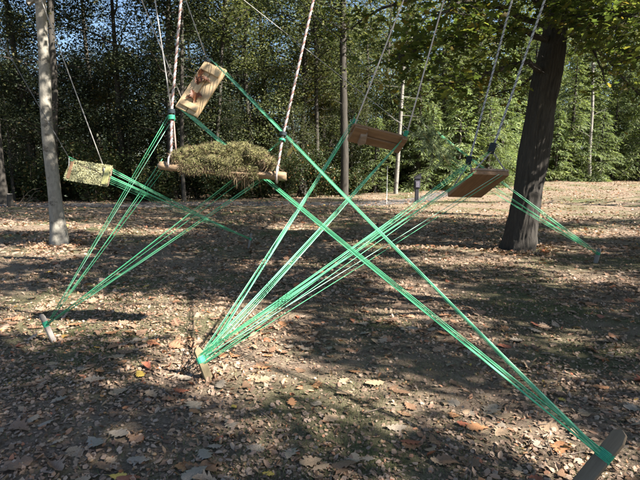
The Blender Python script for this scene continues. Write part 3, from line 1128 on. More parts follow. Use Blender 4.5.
near_t = np.argmin(np.stack([np.hypot(C3[:, 0] - a, C3[:, 1] - b_) for a, b_ in TR]), 0)
for k, (a, b_) in enumerate(TR):
    sel = C3[near_t == k]
    ss = cs[near_t == k]
    if len(sel) < 5:
        continue
    rr = np.random.default_rng(100 + k)
    g0 = Vector((a, b_, float(gz(a, b_))))
    if k >= len(TR) - 2:          # upper crowns of the oak and of the pale tree, from the shade clumps
        t = oak if k == len(TR) - 2 else pale
        mb = MB()
        for q in sel[rr.integers(0, len(sel), min(26, len(sel)))]:
            limb(mb, (a, b_, 5.2 + rr.uniform(-.4, .8)), Vector(q), .05, .008, rr, .06, 5, .05, 5)
        tag(mb.build('upper_limbs', M['bark_dark' if t is oak else 'bark_pale'], t), kind='stuff')
        npl = np.clip((ss / .30) ** 2 * 58, 58, 130).astype(int)
        pos = np.repeat(sel, npl, 0)
        pos = pos + rr.normal(0, 1, (len(pos), 3)) * np.repeat(ss * .62, npl)[:, None]
        v, f = leaf_cloud(pos, .165, rr, .9)
        link('upper_crown', mesh_np(v, f), M['oak_leaf'], t)
        continue
    t = empty('shade_tree', g0)
    tag(t, ['tall leafy tree rooted beside the clearing, its crown shading the swings',
            'tall leafy tree set back beyond the sunny edge of the clearing'][k % 2], 'tree', 'trees shading the clearing ' + 'ab'[k % 2])
    path = [g0 + Vector((0, 0, -.1)), g0 + Vector((rr.normal(0, .15), rr.normal(0, .15), 3)), g0 + Vector((rr.normal(0, .3), rr.normal(0, .3), 7)), g0 + Vector((0, 0, 11))]
    link('trunk', mesh_np(*trunk_mesh(path, [.2, .16, .1, .02], 14, k, .04, .4, 6), True), M['bark_wood'], t)
    mb = MB()
    for q in sel[rr.integers(0, len(sel), min(26, len(sel)))]:
        z0 = max(3.2, q[2] - rr.uniform(.8, 2.2))
        limb(mb, (a, b_, min(z0, 10)), Vector(q), .045, .008, rr, .04, 5, .05, 5)
    tag(mb.build('limbs', M['bark_wood'], t), kind='stuff')
    npl = np.clip((ss / .30) ** 2 * 58, 58, 130).astype(int)
    pos = np.repeat(sel, npl, 0)
    pos = pos + rr.normal(0, 1, (len(pos), 3)) * np.repeat(ss * .62, npl)[:, None]
    v, f = leaf_cloud(pos, .165, rr, .9)
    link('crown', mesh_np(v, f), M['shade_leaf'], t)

# ------------------------------------------------------------------ the woods behind
r = np.random.default_rng(77)
D = [decid(201, 15, 3.6, 2.5, .15, 52, 14000), decid(202, 18, 4.2, 4.0, .17, 58, 15000), decid(203, 13, 3.2, 1.6, .13, 54, 15000),
     decid(204, 17, 3.4, 5.5, .17, 46, 11000), decid(205, 10, 2.6, 1.0, .12, 50, 12000), decid(206, 16, 3.6, 3.0, .145, 54, 11000, 'gold_leaf')]
DL = [decid(211, 15, 3.6, 2.5, .15, 50, 13000, 'shaded_wood_leaf'), decid(212, 18, 4.2, 4.0, .17, 54, 14000, 'shaded_wood_leaf'), decid(213, 13, 3.2, 1.6, .135, 52, 14000, 'shaded_wood_leaf'),
      decid(214, 17, 3.4, 5.5, .17, 44, 10000, 'shaded_wood_leaf'), decid(215, 10, 2.6, 1.0, .12, 50, 12000, 'shaded_wood_leaf')]
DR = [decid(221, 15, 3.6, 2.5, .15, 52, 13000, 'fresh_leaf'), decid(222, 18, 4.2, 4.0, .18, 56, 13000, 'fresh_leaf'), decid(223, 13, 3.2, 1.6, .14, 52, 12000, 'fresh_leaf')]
Hm = [hemlock(301, 12, 3.0, .5), hemlock(302, 8, 2.5, .25), hemlock(303, 5, 1.9, .15)]
Sh = [shrub(401, 1.6, 1.1), shrub(402, 2.4, 1.3, 3800), shrub(403, 1.0, .9, 2200)]
used = set()


def put(src, x, y, s=1.0, label=None, cat=None, group=None, zs=None):
    loc = (x, y, float(gz(x, y)))
    rz = r.uniform(0, 6.283)
    if src.name in used:
        o = copy_tree(src, loc, rz, s, zs)
    else:
        used.add(src.name)
        o = src
        o.location = loc
        o.rotation_euler = (0, 0, rz)
        o.scale = (s, s, zs or s)
    return tag(o, label, cat, group)


LD = 'tree in the dark shady wood left of the mossy log'
LM = 'grey green tree of the wood behind mossy log and birch'
LR = 'sunlit tree standing behind the row of hemlocks'
LG = 'yellowing autumn tree glowing among the darker woodland trees'


def px_x(px, Y):
    return P(px, 170, Y).x


spots = []
# front rows, photo column and distance
for (a, Y, k, s) in [(-40, 25, 2, 1), (30, 27, 0, 1), (75, 25.5, 4, 1.1), (120, 27, 2, 1), (165, 26, 4, 1.15), (205, 28, 0, 1), (255, 29, 2, 1.05), (300, 30, 1, .95),
                     (190, 35, 3, 1), (105, 35, 0, 1.1), (10, 36, 2, 1.1), (235, 34, 1, 1.05), (275, 36, 0, 1.15), (320, 37, 3, 1),
                     (365, 34, 2, 1), (385, 40, 1, 1), (440, 44, 0, 1.1), (490, 46, 1, 1.1), (540, 45, 2, 1.2), (590, 47, 0, 1.2), (640, 46, 1, 1.1), (690, 44, 2, 1.1), (740, 46, 0, 1),
                     (200, 44, 0, 1.1), (250, 43, 2, 1.2), (310, 45, 1, 1.1), (350, 46, 0, 1.1),
                     (-80, 30, 0, 1), (-110, 36, 1, 1), (-60, 40, 2, 1), (-150, 30, 2, 1), (780, 40, 1, 1), (420, 50, 0, 1.1), (465, 52, 2, 1.3), (510, 51, 0, 1.15), (560, 52, 2, 1.3), (615, 52, 0, 1.1), (660, 53, 2, 1.3), (710, 52, 0, 1.1)]:
    x = px_x(a, Y)
    adj = ['broad', 'tall', 'bushy', 'slim', 'young', 'golden'][k] + (' front row ' if Y < 31 else (' second row ' if Y < 40 else ' back row '))
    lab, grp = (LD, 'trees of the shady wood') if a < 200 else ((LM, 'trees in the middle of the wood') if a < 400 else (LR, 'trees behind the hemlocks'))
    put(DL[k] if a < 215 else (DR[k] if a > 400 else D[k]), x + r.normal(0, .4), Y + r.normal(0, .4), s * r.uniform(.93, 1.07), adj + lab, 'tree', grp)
for (a, Y, s) in [(30, 29, .62), (118, 30, .55), (470, 41, .9), (610, 42, .95), (445, 38, .7), (305, 33, .6)]:
    put(D[5], px_x(a, Y), Y, s, LG, 'tree', 'yellowing trees')
LH = 'feathery sunlit hemlock with drooping boughs at the edge of the wood'
for (a, Y, k, s) in [(418, 31, 1, 1.0), (440, 33, 0, .85), (458, 30.6, 2, 1.25), (476, 32.5, 0, .8), (500, 34, 1, 1.2), (515, 36, 0, .9), (432, 30.2, 2, 1.0), (488, 31.2, 2, 1.15), (405, 34, 0, .85),
                     (570, 36.5, 1, 1.1), (585, 39, 0, 1.0), (612, 38, 2, 1.3), (622, 40, 0, .95), (640, 37, 1, 1.15), (548, 39, 0, .9), (665, 39, 0, 1.0), (600, 36, 2, 1.0), (700, 38, 1, 1.1),
                     (375, 30, 2, .9), (740, 38, 1, 1.2), (530, 40, 0, 1.0), (655, 42, 0, 1.1), (460, 37, 0, 1.05), (555, 36, 2, 1.0), (685, 37, 2, 1.2)]:
    put(Hm[k], px_x(a, Y), Y, s, ['tall ', 'medium ', 'small '][k] + LH, 'tree', 'hemlocks at the edge of the wood')
for (a, Y, k, s) in [(15, 25, 4, .55), (50, 27.5, 4, .6), (92, 26.5, 4, .5), (130, 27, 4, .6), (150, 29, 4, .7), (178, 27.2, 4, .55), (212, 29.5, 4, .7), (232, 27.5, 4, .55),
                     (262, 30.5, 4, .7), (288, 29, 4, .6), (325, 31.5, 4, .65), (350, 32.5, 4, .7), (368, 33, 4, .6), (5, 31, 4, .8), (75, 31, 4, .8), (110, 32, 4, .8), (300, 34, 4, .8), (390, 35, 4, .7), (-25, 28, 4, .8)]:
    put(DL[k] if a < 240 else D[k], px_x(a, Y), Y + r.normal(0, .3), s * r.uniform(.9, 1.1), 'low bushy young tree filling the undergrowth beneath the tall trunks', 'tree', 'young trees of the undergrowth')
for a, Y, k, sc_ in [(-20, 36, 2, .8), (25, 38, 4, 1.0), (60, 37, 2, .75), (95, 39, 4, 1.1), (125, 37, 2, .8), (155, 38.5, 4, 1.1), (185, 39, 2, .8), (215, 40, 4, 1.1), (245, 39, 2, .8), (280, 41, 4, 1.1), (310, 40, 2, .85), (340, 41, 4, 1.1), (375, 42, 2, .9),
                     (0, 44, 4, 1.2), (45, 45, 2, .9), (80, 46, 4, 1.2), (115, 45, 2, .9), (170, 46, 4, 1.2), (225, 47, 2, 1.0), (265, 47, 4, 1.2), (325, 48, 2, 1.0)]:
    put(DL[k], px_x(a, Y), Y + r.normal(0, .3), sc_ * r.uniform(.9, 1.1), ['', '', 'broad', '', 'small'][k] + ' tree with shade-darkened leaves deep inside the wood behind the front rows', 'tree', 'trees deep inside the wood')
LS = 'low leafy shrub in the dark undergrowth under the wood'
for a, Y in [(-30, 23.5), (10, 26), (35, 24.5), (70, 26), (95, 24.8), (112, 25.5), (138, 25), (160, 24.8), (195, 26), (215, 25.4), (240, 26.5), (262, 27), (285, 26.6), (312, 28), (330, 28.8), (352, 29), (372, 31),
             (20, 28), (60, 29), (125, 29), (180, 29.5), (230, 31), (290, 32), (335, 33), (-60, 27), (398, 32),
             (520, 39.5), (555, 40), (625, 40), (650, 40)]:
    put(Sh[int(r.integers(3))], px_x(a, Y), Y + r.normal(0, .25), r.uniform(.85, 1.25), LS, 'shrub', 'shrubs of the undergrowth')
for src in D + DL + DR + Hm + Sh:
    if src.name not in used:
        print('unused', src.name)


# single trunks one can tell apart
def lone_trunk(name, label, px0, px1, py0, Y, w, bark, seed, h=15, big=False):
    rr = np.random.default_rng(seed)
    x0 = px_x(px0, Y)
    g0 = Vector((x0, Y, float(gz(x0, Y))))
    t = empty(name, g0)
    tag(t, label, 'tree')
    x1 = P(px1, py0, Y).x
    ztop = P(px1, py0, Y).z
    sl_ = (x1 - x0) / max(ztop, 1)
    path = [g0 + Vector((sl_ * z + rr.normal(0, .04), 0, z)) for z in (-.1, 2, 5, 8, 11, h)]
    link('trunk', mesh_np(*trunk_mesh(path, [w / 2, w * .47, w * .42, w * .36, w * .28, .04], 14, seed, .04, .3, 6), True), M[bark], t)
    mb = MB()
    cl = []
    for k in range(46 if big else 26):  # big: wide crown above the view, added to shade the wood front
        z = rr.uniform(9.5, h - .5) if big else rr.uniform(7.5, h - .5)
        a = rr.uniform(0, 6.283)
        L = rr.uniform(1.2, 4.6) if big else rr.uniform(.8, 2.6)
        p = g0 + Vector((sl_ * z, 0, z))
        pth = limb(mb, p, p + Vector((math.cos(a) * L, math.sin(a) * L, L * rr.uniform(.1, .7))), .05, .01, rr, .05, 4, .08, 5)
        cl += pth[2:]
    # a few dead stubs low on the stem
    for k in range(5):
        z = rr.uniform(3, 7)
        a = rr.uniform(0, 6.283)
        p = g0 + Vector((sl_ * z, 0, z))
        limb(mb, p, p + Vector((math.cos(a) * 1.2, math.sin(a) * .6, rr.uniform(-.2, .5))), .025, .006, rr, .03, 4, .06, 5)
    tag(mb.build('limbs', M[bark], t), kind='stuff')
    cl = np.array([tuple(q) for q in cl])
    nlv = 9500 if big else 3600
    pos = cl[rr.integers(0, len(cl), nlv)] + rr.normal(0, .5, (nlv, 3))
    v, f = leaf_cloud(pos, .26 if big else .2, rr, .9)
    link('crown', mesh_np(v, f), M['wood_leaf'], t)


lone_trunk('tall_tree', 'tall dark straight trunk between log swing and brown board swing', 345, 343, 20, 27.5, .46, 'bark_wood', 501)
lone_trunk('birch_tree', 'slim whitish birch trunk rising behind the brown board swing', 396, 405, 60, 28.5, .24, 'bark_birch', 502)
lone_trunk('young_tree', 'thin grey stem standing straight behind the mossy log', 183, 183, 100, 24.3, .20, 'bark_wood', 503, 16, True)
lone_trunk('edge_tree', 'dark trunk close behind the slender pale grey tree', 52, 52, 20, 23.5, .36, 'bark_wood', 504, 18, True)
lone_trunk('sunlit_birch_tree', 'pale sunlit stem among the hemlocks right of the leaning oak', 590, 592, 100, 35.5, .24, 'bark_birch', 505)
lone_trunk('border_tree', 'grey trunk beside the sawn stump at the wood edge', 0, -8, 100, 22.3, .46, 'bark_wood', 506, 18, True)
lone_trunk('slim_tree', 'slim dark trunk rising right behind the mossy log end', 317, 314, 40, 29.5, .26, 'bark_wood', 507)
lone_trunk('leaning_tree', 'slim grey stem leaning slightly behind the tilted tan swing', 214, 222, 40, 27.0, .2, 'bark_wood', 508, 13)

# the wood far behind reads as one mass
r = np.random.default_rng(88)
n = 100000
x = r.uniform(-75, 75, n)
y = r.uniform(54, 66, n)
z = r.random(n) ** 1.7 * (7 + 10 * sstep((x + 2) / 10) + 2.5 * np.sin(x * .31) + 2 * np.sin(x * .83 + 1)) + .2
v, f = leaf_cloud(np.stack([x, y, z], -1), .55, r, 1.0)
tag(link('distant_wood', mesh_np(v, f), M['wood_leaf']), 'distant green wood closing off the view behind the trees', 'wood', kind='stuff')

# ------------------------------------------------------------------ swings
def off_of(p):
    off = Vector((0, 0, 0))
    while p is not None:
        off += p.location
        p = p.parent
    return off


def frame(c, ax, ay):
    ax = Vector(ax).normalized()
    az = ax.cross(Vector(ay)).normalized()
    ay = az.cross(ax).normalized()
    return Vector(c), ax, ay, az


def local_part(name, mb, mat, parent, fr, smooth=False):
    """part whose mesh is written in its own frame, so that the grain follows the board"""
    o = link(name, mesh_np(mb.V, mb.F, smooth), mat, parent)
    c, ax, ay, az = fr
    m4 = Matrix(((ax.x, ay.x, az.x, 0), (ax.y, ay.y, az.y, 0), (ax.z, ay.z, az.z, 0), (0, 0, 0, 1)))
    o.matrix_local = Matrix.Translation(c - (off_of(parent) if parent else Vector())) @ m4
    return o


EX, EY, EZ = Vector((1, 0, 0)), Vector((0, 1, 0)), Vector((0, 0, 1))


def plank(parent, fr, cx, cy, cz, sx, sy, sz, mat, name='plank', seed=0):
    r_ = random.Random(seed)
    mb = MB()
    c, ax, ay, az = fr
    mb.box((0, 0, 0), EX, EY, EZ, sx, sy, sz, min(sy, sz) * .12)
    mb.V = [(x + r_.uniform(-.002, .002), y + r_.uniform(-.0015, .0015), z + r_.uniform(-.001, .001)) for x, y, z in mb.V]
    return local_part(name, mb, M[mat], parent, (c + ax * cx + ay * cy + az * cz, ax, ay, az))


def twisted_rope(name, pts, rad, mats, parent, pitch=6.0):
    """three strand laid rope along a polyline: one mesh, one material slot for each strand colour"""
    pts = [Vector(p) for p in pts]
    V, F, MI = [], [], []
    for s in range(3):
        path = []
        acc = 0.0
        for i in range(len(pts) - 1):
            a, b_ = pts[i], pts[i + 1]
            L = (b_ - a).length
            t = (b_ - a).normalized()
            u = t.cross(Vector((.2, .9, .1))).normalized()
            w = t.cross(u)
            k = max(2, int(L / (rad * pitch / 7)))
            for j in range(k + (1 if i == len(pts) - 2 else 0)):
                d = L * j / k
                ang = (acc + d) / (rad * pitch) * 2 * math.pi + s * 2 * math.pi / 3
                path.append(a + t * d + (u * math.cos(ang) + w * math.sin(ang)) * rad * .52)
            acc += L
        v, f = tube(path, rad * .56, 5)
        o = len(V)
        V += v
        F += [tuple(i + o for i in q) for q in f]
        MI += [s] * len(f)
    me = mesh_np(V, F, True)
    for m_ in mats:
        me.materials.append(M[m_])
    me.polygons.foreach_set('material_index', np.array(MI, dtype=np.int32))
    o = bpy.data.objects.new(name, me)
    col.objects.link(o)
    o.parent = parent
    o.location = -off_of(parent)
    return o


def thin_rope(name, a, b_, rad, mat, parent, sag=0.0):
    pth = [Vector(a).lerp(Vector(b_), t) + Vector((0, 0, -sag * math.sin(math.pi * t))) for t in np.linspace(0, 1, 9)]
    return MB().add(tube(pth, rad, 6)).build(name, M[mat], parent, True)


def coil(c, axis_, rx, ry, xdir, turns, rad, length):
    """wrapping of cord round something: helix of elliptic section"""
    t = Vector(axis_).normalized()
    u = (Vector(xdir) - t * Vector(xdir).dot(t)).normalized()
    w = t.cross(u)
    n_ = int(turns * 12)
    pth = []
    for k in range(n_ + 1):
        a = 2 * math.pi * k / 12
        pth.append(Vector(c) + u * math.cos(a) * rx + w * math.sin(a) * ry + t * (length * (k / n_ - .5)))
    return tube(pth, rad, 5)


def tie_limb(parent, top, rad, mat):
    """turns of the rope round the limb it hangs from"""
    MB().add(coil(top, (.8, .5, 0), .075, .075, EZ, 3, rad, rad * 5)).build('rope_tie', M[mat], parent, True)


GS = 'plank swings pulled askew by green cords'
# --- tan board swing, tilted (S1)
Y1 = 6.0
TL, TR_, BL, BR = P(206, 60, Y1 + .05), P(227, 71, Y1 - .02), P(176, 106, Y1 - .12), P(197, 118, Y1 - .19)
c1 = (TL + TR_ + BL + BR) / 4
ax1 = ((TL + TR_) - (BL + BR)).normalized()
ay1 = ((TR_ + BR) - (TL + BL)).normalized()
L1, W1 = ((TL + TR_) / 2 - (BL + BR) / 2).length, ((TR_ + BR) / 2 - (TL + BL) / 2).length
s1 = empty('swing', (c1.x, c1.y, c1.z - .3))
tag(s1, 'tilted tan plank swing with brown fungus, hanging highest on thin cords', 'swing', GS)
f1 = frame(c1, ax1, ay1)
if f1[3].dot(CAM - c1) < 0:
    f1 = (f1[0], f1[1], -f1[2], -f1[3])
plank(s1, f1, 0, -W1 * .255, 0, L1, W1 * .485, .032, 'plank_tan', seed=1)
plank(s1, f1, -.01, W1 * .255, .002, L1 * .985, W1 * .485, .032, 'plank_tan', seed=2)
plank(s1, f1, L1 * .36, 0, .032, .085, W1 * .80, .030, 'plank_tan', 'cleat', 3)
plank(s1, f1, -L1 * .38, 0, .030, .070, W1 * .78, .028, 'plank_tan', 'cleat', 4)
plank(s1, f1, -.04, W1 * .10, .025, L1 * .34, .07, .022, 'plank_tan', 'batten', 5)
for k, (u_, v_, s_) in enumerate([(.09, .06, .15), (.13, .10, .14), (.10, -.02, .12), (.05, .085, .11), (-.12, .03, .13), (-.15, -.03, .12), (-.09, -.05, .10), (-.18, .05, .09)]):
    rr = random.Random(k)
    tv, tf = OAKS[5 if k % 2 else 2]
    mb = MB()
    rot = Euler((rr.uniform(-.6, .6), rr.uniform(-.6, .6), rr.uniform(0, 6.28))).to_matrix()
    mb.V = [tuple(rot @ (Vector(q) * s_) + Vector((0, 0, .03))) for q in tv]
    mb.F = [tuple(q) for q in tf]
    c, ax, ay, az = f1
    local_part('fungus', mb, M['fungus'], s1, (c + ax * u_ + ay * v_ * .9 + az * .012, ax, ay, az))
thin_rope('cord', TL.lerp(TR_, .08) + f1[3] * .01, tops['s1a'], .0065, 'wire', s1)
thin_rope('cord', P(181, 97, Y1 - .12), tops['s1b'], .0065, 'wire', s1)
tie_limb(s1, tops['s1a'], .009, 'wire')
tie_limb(s1, tops['s1b'], .009, 'wire')
MB().add(coil(TL.lerp(TR_, .08), ax1, .03, .03, ay1, 3, .006, .03)).build('cord_knot', M['rope_dark'], s1, True)

# --- mossy log swing (S2)
Y2 = 4.35
A2, B2 = P(161.5, 165.5, Y2), P(286, 176.5, Y2 + .03)
c2 = (A2 + B2) / 2
s2 = empty('log_swing', (c2.x, c2.y, c2.z - .1))
tag(s2, 'half log swing heaped with yellow green moss on two thick striped ropes', 'swing', GS)
f2 = frame(c2, B2 - A2, Vector((0, 1, 0)))
L2 = (B2 - A2).length
rr = np.random.default_rng(61)
mb = MB()
nr, ns = 40, 22
ph = rr.uniform(0, 6.28, 8)
for i in range(nr + 1):
    t = i / nr
    x = (t - .5) * L2
    endf = 1 - .18 * max(0, 1 - min(t, 1 - t) / .012)
    for k in range(ns):
        a = 2 * math.pi * k / ns
        w = 1 + .07 * math.sin(3 * a + ph[0] + 3 * t) + .05 * math.sin(7 * a + ph[1] + 9 * t) + .035 * math.sin(17 * t + ph[2]) + rr.normal(0, .012)
        yy, zz = math.cos(a) * .115 * w * endf, math.sin(a) * .05 * w * endf
        if abs(zz) > .03:
            zz = math.copysign(.03 + (abs(zz) - .03) * .4, zz)
        mb.V.append((x + (rr.normal(0, .006) if i in (0, nr) else 0), yy, zz))
for i in range(nr):
    for k in range(ns):
        k2 = (k + 1) % ns
        mb.F.append((i * ns + k, i * ns + k2, (i + 1) * ns + k2, (i + 1) * ns + k))
mb.F.append(tuple(range(ns - 1, -1, -1)))
mb.F.append(tuple(nr * ns + k for k in range(ns)))
local_part('half_log', mb, M['log_wood'], s2, f2, True)


def blades(pos, dirs, length, width, r_, droop=.5):
    """curved tapering blades, two faces each"""
    n_ = len(pos)
    d = dirs / np.linalg.norm(dirs, axis=1, keepdims=True)
    side = np.cross(d, r_.normal(0, 1, (n_, 3)))
    side /= np.linalg.norm(side, axis=1, keepdims=True)
    Ln = length * r_.uniform(.5, 1.3, n_)
    w = (width * r_.uniform(.6, 1.3, n_))[:, None]
    mid = pos + d * Ln[:, None] * .55 + r_.normal(0, .10, (n_, 3)) * Ln[:, None]
    end = pos + d * Ln[:, None] + r_.normal(0, .22, (n_, 3)) * Ln[:, None] + np.array([0, 0, -1]) * (Ln * droop)[:, None]
    v = np.stack([pos - side * w, pos + side * w, mid + side * w * .8, mid - side * w * .8, end], 1).reshape(-1, 3)
    b0 = np.arange(n_)[:, None] * 5
    f = np.concatenate([b0 + np.array([[0, 1, 2]]), b0 + np.array([[0, 2, 3]]), b0 + np.array([[3, 2, 4]])], 0)
    return v, f


# lumpy moss cushions along the log (local frame: x along the log, z up)
def on_log(px, py):
    q = P(px, py, Y2) - c2
    return q.dot(f2[1]), q.dot(f2[3])


lumps = []
for (a, b_, rx_, rz_) in [(179, 157, 8, 7), (188, 154, 10, 9), (198, 154, 9, 9), (207, 151, 9, 9), (216, 151, 8, 10), (225, 153, 8, 8), (234, 150, 9, 9), (243, 151, 9, 10), (252, 153, 9, 8), (260, 156, 8, 9), (268, 162, 8, 7), (222, 160, 24, 9), (248, 162, 22, 8), (198, 161, 20, 8), (238, 158, 9, 8), (207, 158, 9, 8)]:
    x, z = on_log(a, b_)
    lumps.append((x, rr.uniform(-.03, .03), z - .01, rx_ / FPX * Y2, rr.uniform(.09, .13), rz_ / FPX * Y2))
mb = MB()
pp_, nn_ = [], []
for (x, y, z, a, b_, c_) in lumps:
    o = len(mb.V)
    nu, nv = 16, 10
    for i in range(nv + 1):
        th = math.pi * i / nv
        for k in range(nu):
            fi = 2 * math.pi * k / nu
            n3 = np.array([math.sin(th) * math.cos(fi), math.sin(th) * math.sin(fi), math.cos(th)])
            w = 1 + rr.normal(0, .06) + .1 * math.sin(4 * fi + 3 * th)
            mb.V.append((x + n3[0] * a * w * .92, y + n3[1] * b_ * w * .92, max(z + n3[2] * c_ * w * .92, -.03)))
    for i in range(nv):
        for k in range(nu):
            k2 = (k + 1) % nu
            mb.F.append((o + i * nu + k, o + (i + 1) * nu + k, o + (i + 1) * nu + k2, o + i * nu + k2))
    m_ = 1700
    d = rr.normal(0, 1, (m_, 3))
    d /= np.linalg.norm(d, axis=1, keepdims=True)
    q = np.array([x, y, z]) + d * np.array([a, b_, c_]) * rr.uniform(.8, 1.0, (m_, 1))
    ok2 = q[:, 2] > -.05
    pp_.append(q[ok2])
    nn_.append((d / np.array([a, b_, c_]))[ok2])
local_part('moss_cushion', mb, plain_mat('moss_core', (.10, .09, .035), .95, .5, 60), s2, f2, True)
pp_, nn_ = np.concatenate(pp_), np.concatenate(nn_)
xn = pp_[:, 0] / L2
brown_p = np.clip(np.where(xn < -.27, .75, np.where(xn > .24, .8, .22)) + (-.02 - pp_[:, 2]) * 3 + .25 * np.sin(xn * 40), .05, .95)
isb = rr.random(len(pp_)) < brown_p
nn_ = nn_ / np.linalg.norm(nn_, axis=1, keepdims=True) + np.array([0, 0, .15])
n_ = 3800
gx_ = rr.uniform(-.33, .28, n_) * L2
gz_ = rr.uniform(-.035, .06, n_)
pg_ = np.stack([gx_, -.088 - .03 * np.cos(gz_ * 14), gz_], -1)[rr.random(n_) < np.clip(.6 + .5 * np.sin(gx_ * 23 + 1) + gz_ * 8, .05, 1)]
pp_ = np.concatenate([pp_, pg_])
nn_ = np.concatenate([nn_, np.tile(np.array([0, -.75, -.3]), (len(pg_), 1))])
isb = np.concatenate([isb, np.zeros(len(pg_), bool)])
v, f = blades(pp_[~isb], nn_[~isb] + rr.normal(0, .75, (np.sum(~isb), 3)), .026, .0024, rr, .2)
mb = MB(); mb.V, mb.F = v, f
o = local_part('moss', mb, M['moss_blade'], s2, f2)
tag(o, kind='stuff')
v, f = blades(pp_[isb], nn_[isb] + rr.normal(0, .8, (np.sum(isb), 3)), .034, .0019, rr, .35)
# moss and roots that drape over the front of the log
n_ = 4600
dx_ = rr.uniform(-.33, .29, n_) * L2
dz_ = rr.uniform(-.05, .05, n_)
dp = np.stack([dx_, -.085 - .03 * np.cos(dz_ * 14), dz_], -1)
kp_ = rr.random(n_) < np.clip(.55 + .5 * np.sin(dx_ * 17) + dz_ * 9, .05, 1)
vd, fd = blades(dp[kp_], np.array([0, -.6, -.7]) + rr.normal(0, .8, (kp_.sum(), 3)), .024, .0021, rr, .2)
fd = fd + len(v)
v, f = np.concatenate([v, vd]), np.concatenate([f, fd])
# wisps that hang from the underside and stick out at the right end
n_ = 130
hx = np.where(rr.random(n_) < .6, rr.normal(.17, .06, n_), rr.normal(.38, .05, n_)) * L2
hp = np.stack([hx, rr.normal(-.06, .05, n_), np.where(hx > .3 * L2, rr.uniform(.0, .12, n_), rr.uniform(-.06, -.02, n_))], -1)
hd = np.where((hx > .3 * L2)[:, None], np.array([[.9, -.2, .25]]), np.array([[0.1, -.2, -1]])) + rr.normal(0, .45, (n_, 3))
v2, f2_ = blades(hp, hd, .07, .0016, rr, .5)
mb = MB(); mb.V, mb.F = np.concatenate([v, v2]), np.concatenate([f, f2_ + len(v)])
o = local_part('dry_grass', mb, M['brown_blade'], s2, f2)
tag(o, kind='stuff')
M['rope_dull'] = plain_mat('rope_dull', (.33, .28, .26), .8, .25, 120)
M['rope_rust'] = plain_mat('rope_rust', (.20, .105, .085), .8, .25, 120)
STR = ('rope_white', 'rope_dull', 'rope_rust')
rl0, rl1 = P(171, 160, Y2 - .02), P(171.5, 112, Y2 + .02)
rr0, rr1 = P(277, 172, Y2 - .02), P(282, 140, Y2 + .02)
twisted_rope('rope', [rl0, rl1, tops['s2l']], .0118, STR, s2)
twisted_rope('rope', [rr0, rr1, tops['s2r']], .0118, STR, s2)
thin_rope('cord', rl1, rope_top((170, 112), Y2, (154, 0), 4.6, 5.15), .006, 'wire', s2)
thin_rope('cord', rl1 + Vector((.01, .01, 0)), P(176, 150, Y2), .007, 'rope_red', s2)
for c_, ax_ in ((P(171.5, 112, Y2 + .02), 1), (P(171.5, 118, Y2 + .02), 1)):
    MB().add(coil(c_, (rl1 - rl0), .025, .025, EX, 3, .0075, .035)).build('rope_whipping', M['rope_dark' if c_.z > P(171, 115, Y2).z else 'cord_knot'], s2, True)
MB().add(coil(P(283, 134, Y2 + .02), (tops['s2r'] - rr1), .025, .025, EX, 3, .0075, .03)).build('rope_whipping', M['rope_dark'], s2, True)
MB().add(coil(P(282, 140, Y2 + .02), (rr1 - rr0), .024, .024, EX, 2, .006, .015)).build('rope_whipping', M['cord_knot'], s2, True)
tie_limb(s2, tops['s2l'], .018, 'rope_white')
tie_limb(s2, tops['s2r'], .018, 'rope_white')
for t0 in (rl0, rr0):
    MB().add(coil(t0 + Vector((0, .02, -.02)), f2[1],   .118, .072, EY, 1, .009, .012)).build('rope_loop', M['rope_dull'], s2, True)

# --- lichen covered swing by the pale tree (S3)
Y3 = 8.0
TL, TR_, BL, BR = P(70, 160, Y3 + .08), P(113, 168.5, Y3 - .06), P(66, 180, Y3 - .02), P(108, 185, Y3 - .16)
c3 = (TL + TR_ + BL + BR) / 4
ax3, ay3 = ((TR_ + BR) - (TL + BL)), ((TL + TR_) - (BL + BR))
L3, W3 = ax3.length / 2, ay3.length / 2
s3 = empty('lichen_swing', (c3.x, c3.y, c3.z - .25))
tag(s3, 'plank swing crusted with yellow lichen beside the slender pale tree', 'swing', GS)
f3 = frame(c3, ax3, ay3)
plank(s3, f3, 0, W3 * .26, 0, L3, W3 * .47, .034, 'plank_grey', seed=5)
plank(s3, f3, 0, -W3 * .26, 0, L3, W3 * .47, .034, 'plank_grey', seed=6)
plank(s3, f3, L3 * .43, 0, .032, .09, W3 * .98, .03, 'lichen_base', 'cleat', 7)
plank(s3, f3, -L3 * .42, 0, .030, .05, W3 * .95, .025, 'plank_brown', 'cleat', 8)
sg = 1 if f3[3].dot(CAM - c3) > 0 else -1
n_ = 5200
qx_, qy_ = rr.uniform(-.5, .5, n_) * L3, rr.uniform(-.56, .56, n_) * W3
kp_ = (np.abs(qy_ / W3 - .22 + qx_ / L3 * .5 + .03 * np.sin(qx_ * 40)) > .035) & (np.abs(qx_ + .02 + .03 * np.sin(qy_ * 30)) > .008)
qx_, qy_ = qx_[kp_], qy_[kp_]
n_ = len(qx_)
tv, tf = FRAG
mt = rot_mats(rr.uniform(0, 6.28, n_), rr.normal(0, .35, n_), rr.normal(0, .35, n_))
v, f = scatter(tv, tf, np.stack([qx_, qy_, sg * (.018 + .014 * rr.random(n_) + .012 * np.sin(qx_ * 21) * np.sin(qy_ * 17))], -1), mt, rr.uniform(.014, .034, n_))
mb = MB(); mb.V, mb.F = v, f
tag(local_part('lichen', mb, M['lichen'], s3, f3), kind='stuff')
thin_rope('cord', P(104, 168, Y3 - .03), tops['s3a'], .0075, 'wire', s3)
thin_rope('cord', P(69, 158, Y3 + .08), tops['s3b'], .006, 'wire_dark', s3)
thin_rope('cord', P(104, 168, Y3 - .08), P(106, 184, Y3 - .17), .008, 'wire', s3)
thin_rope('cord', P(69, 158, Y3 + .06), P(69, 172, Y3 + .0), .008, 'wire', s3)
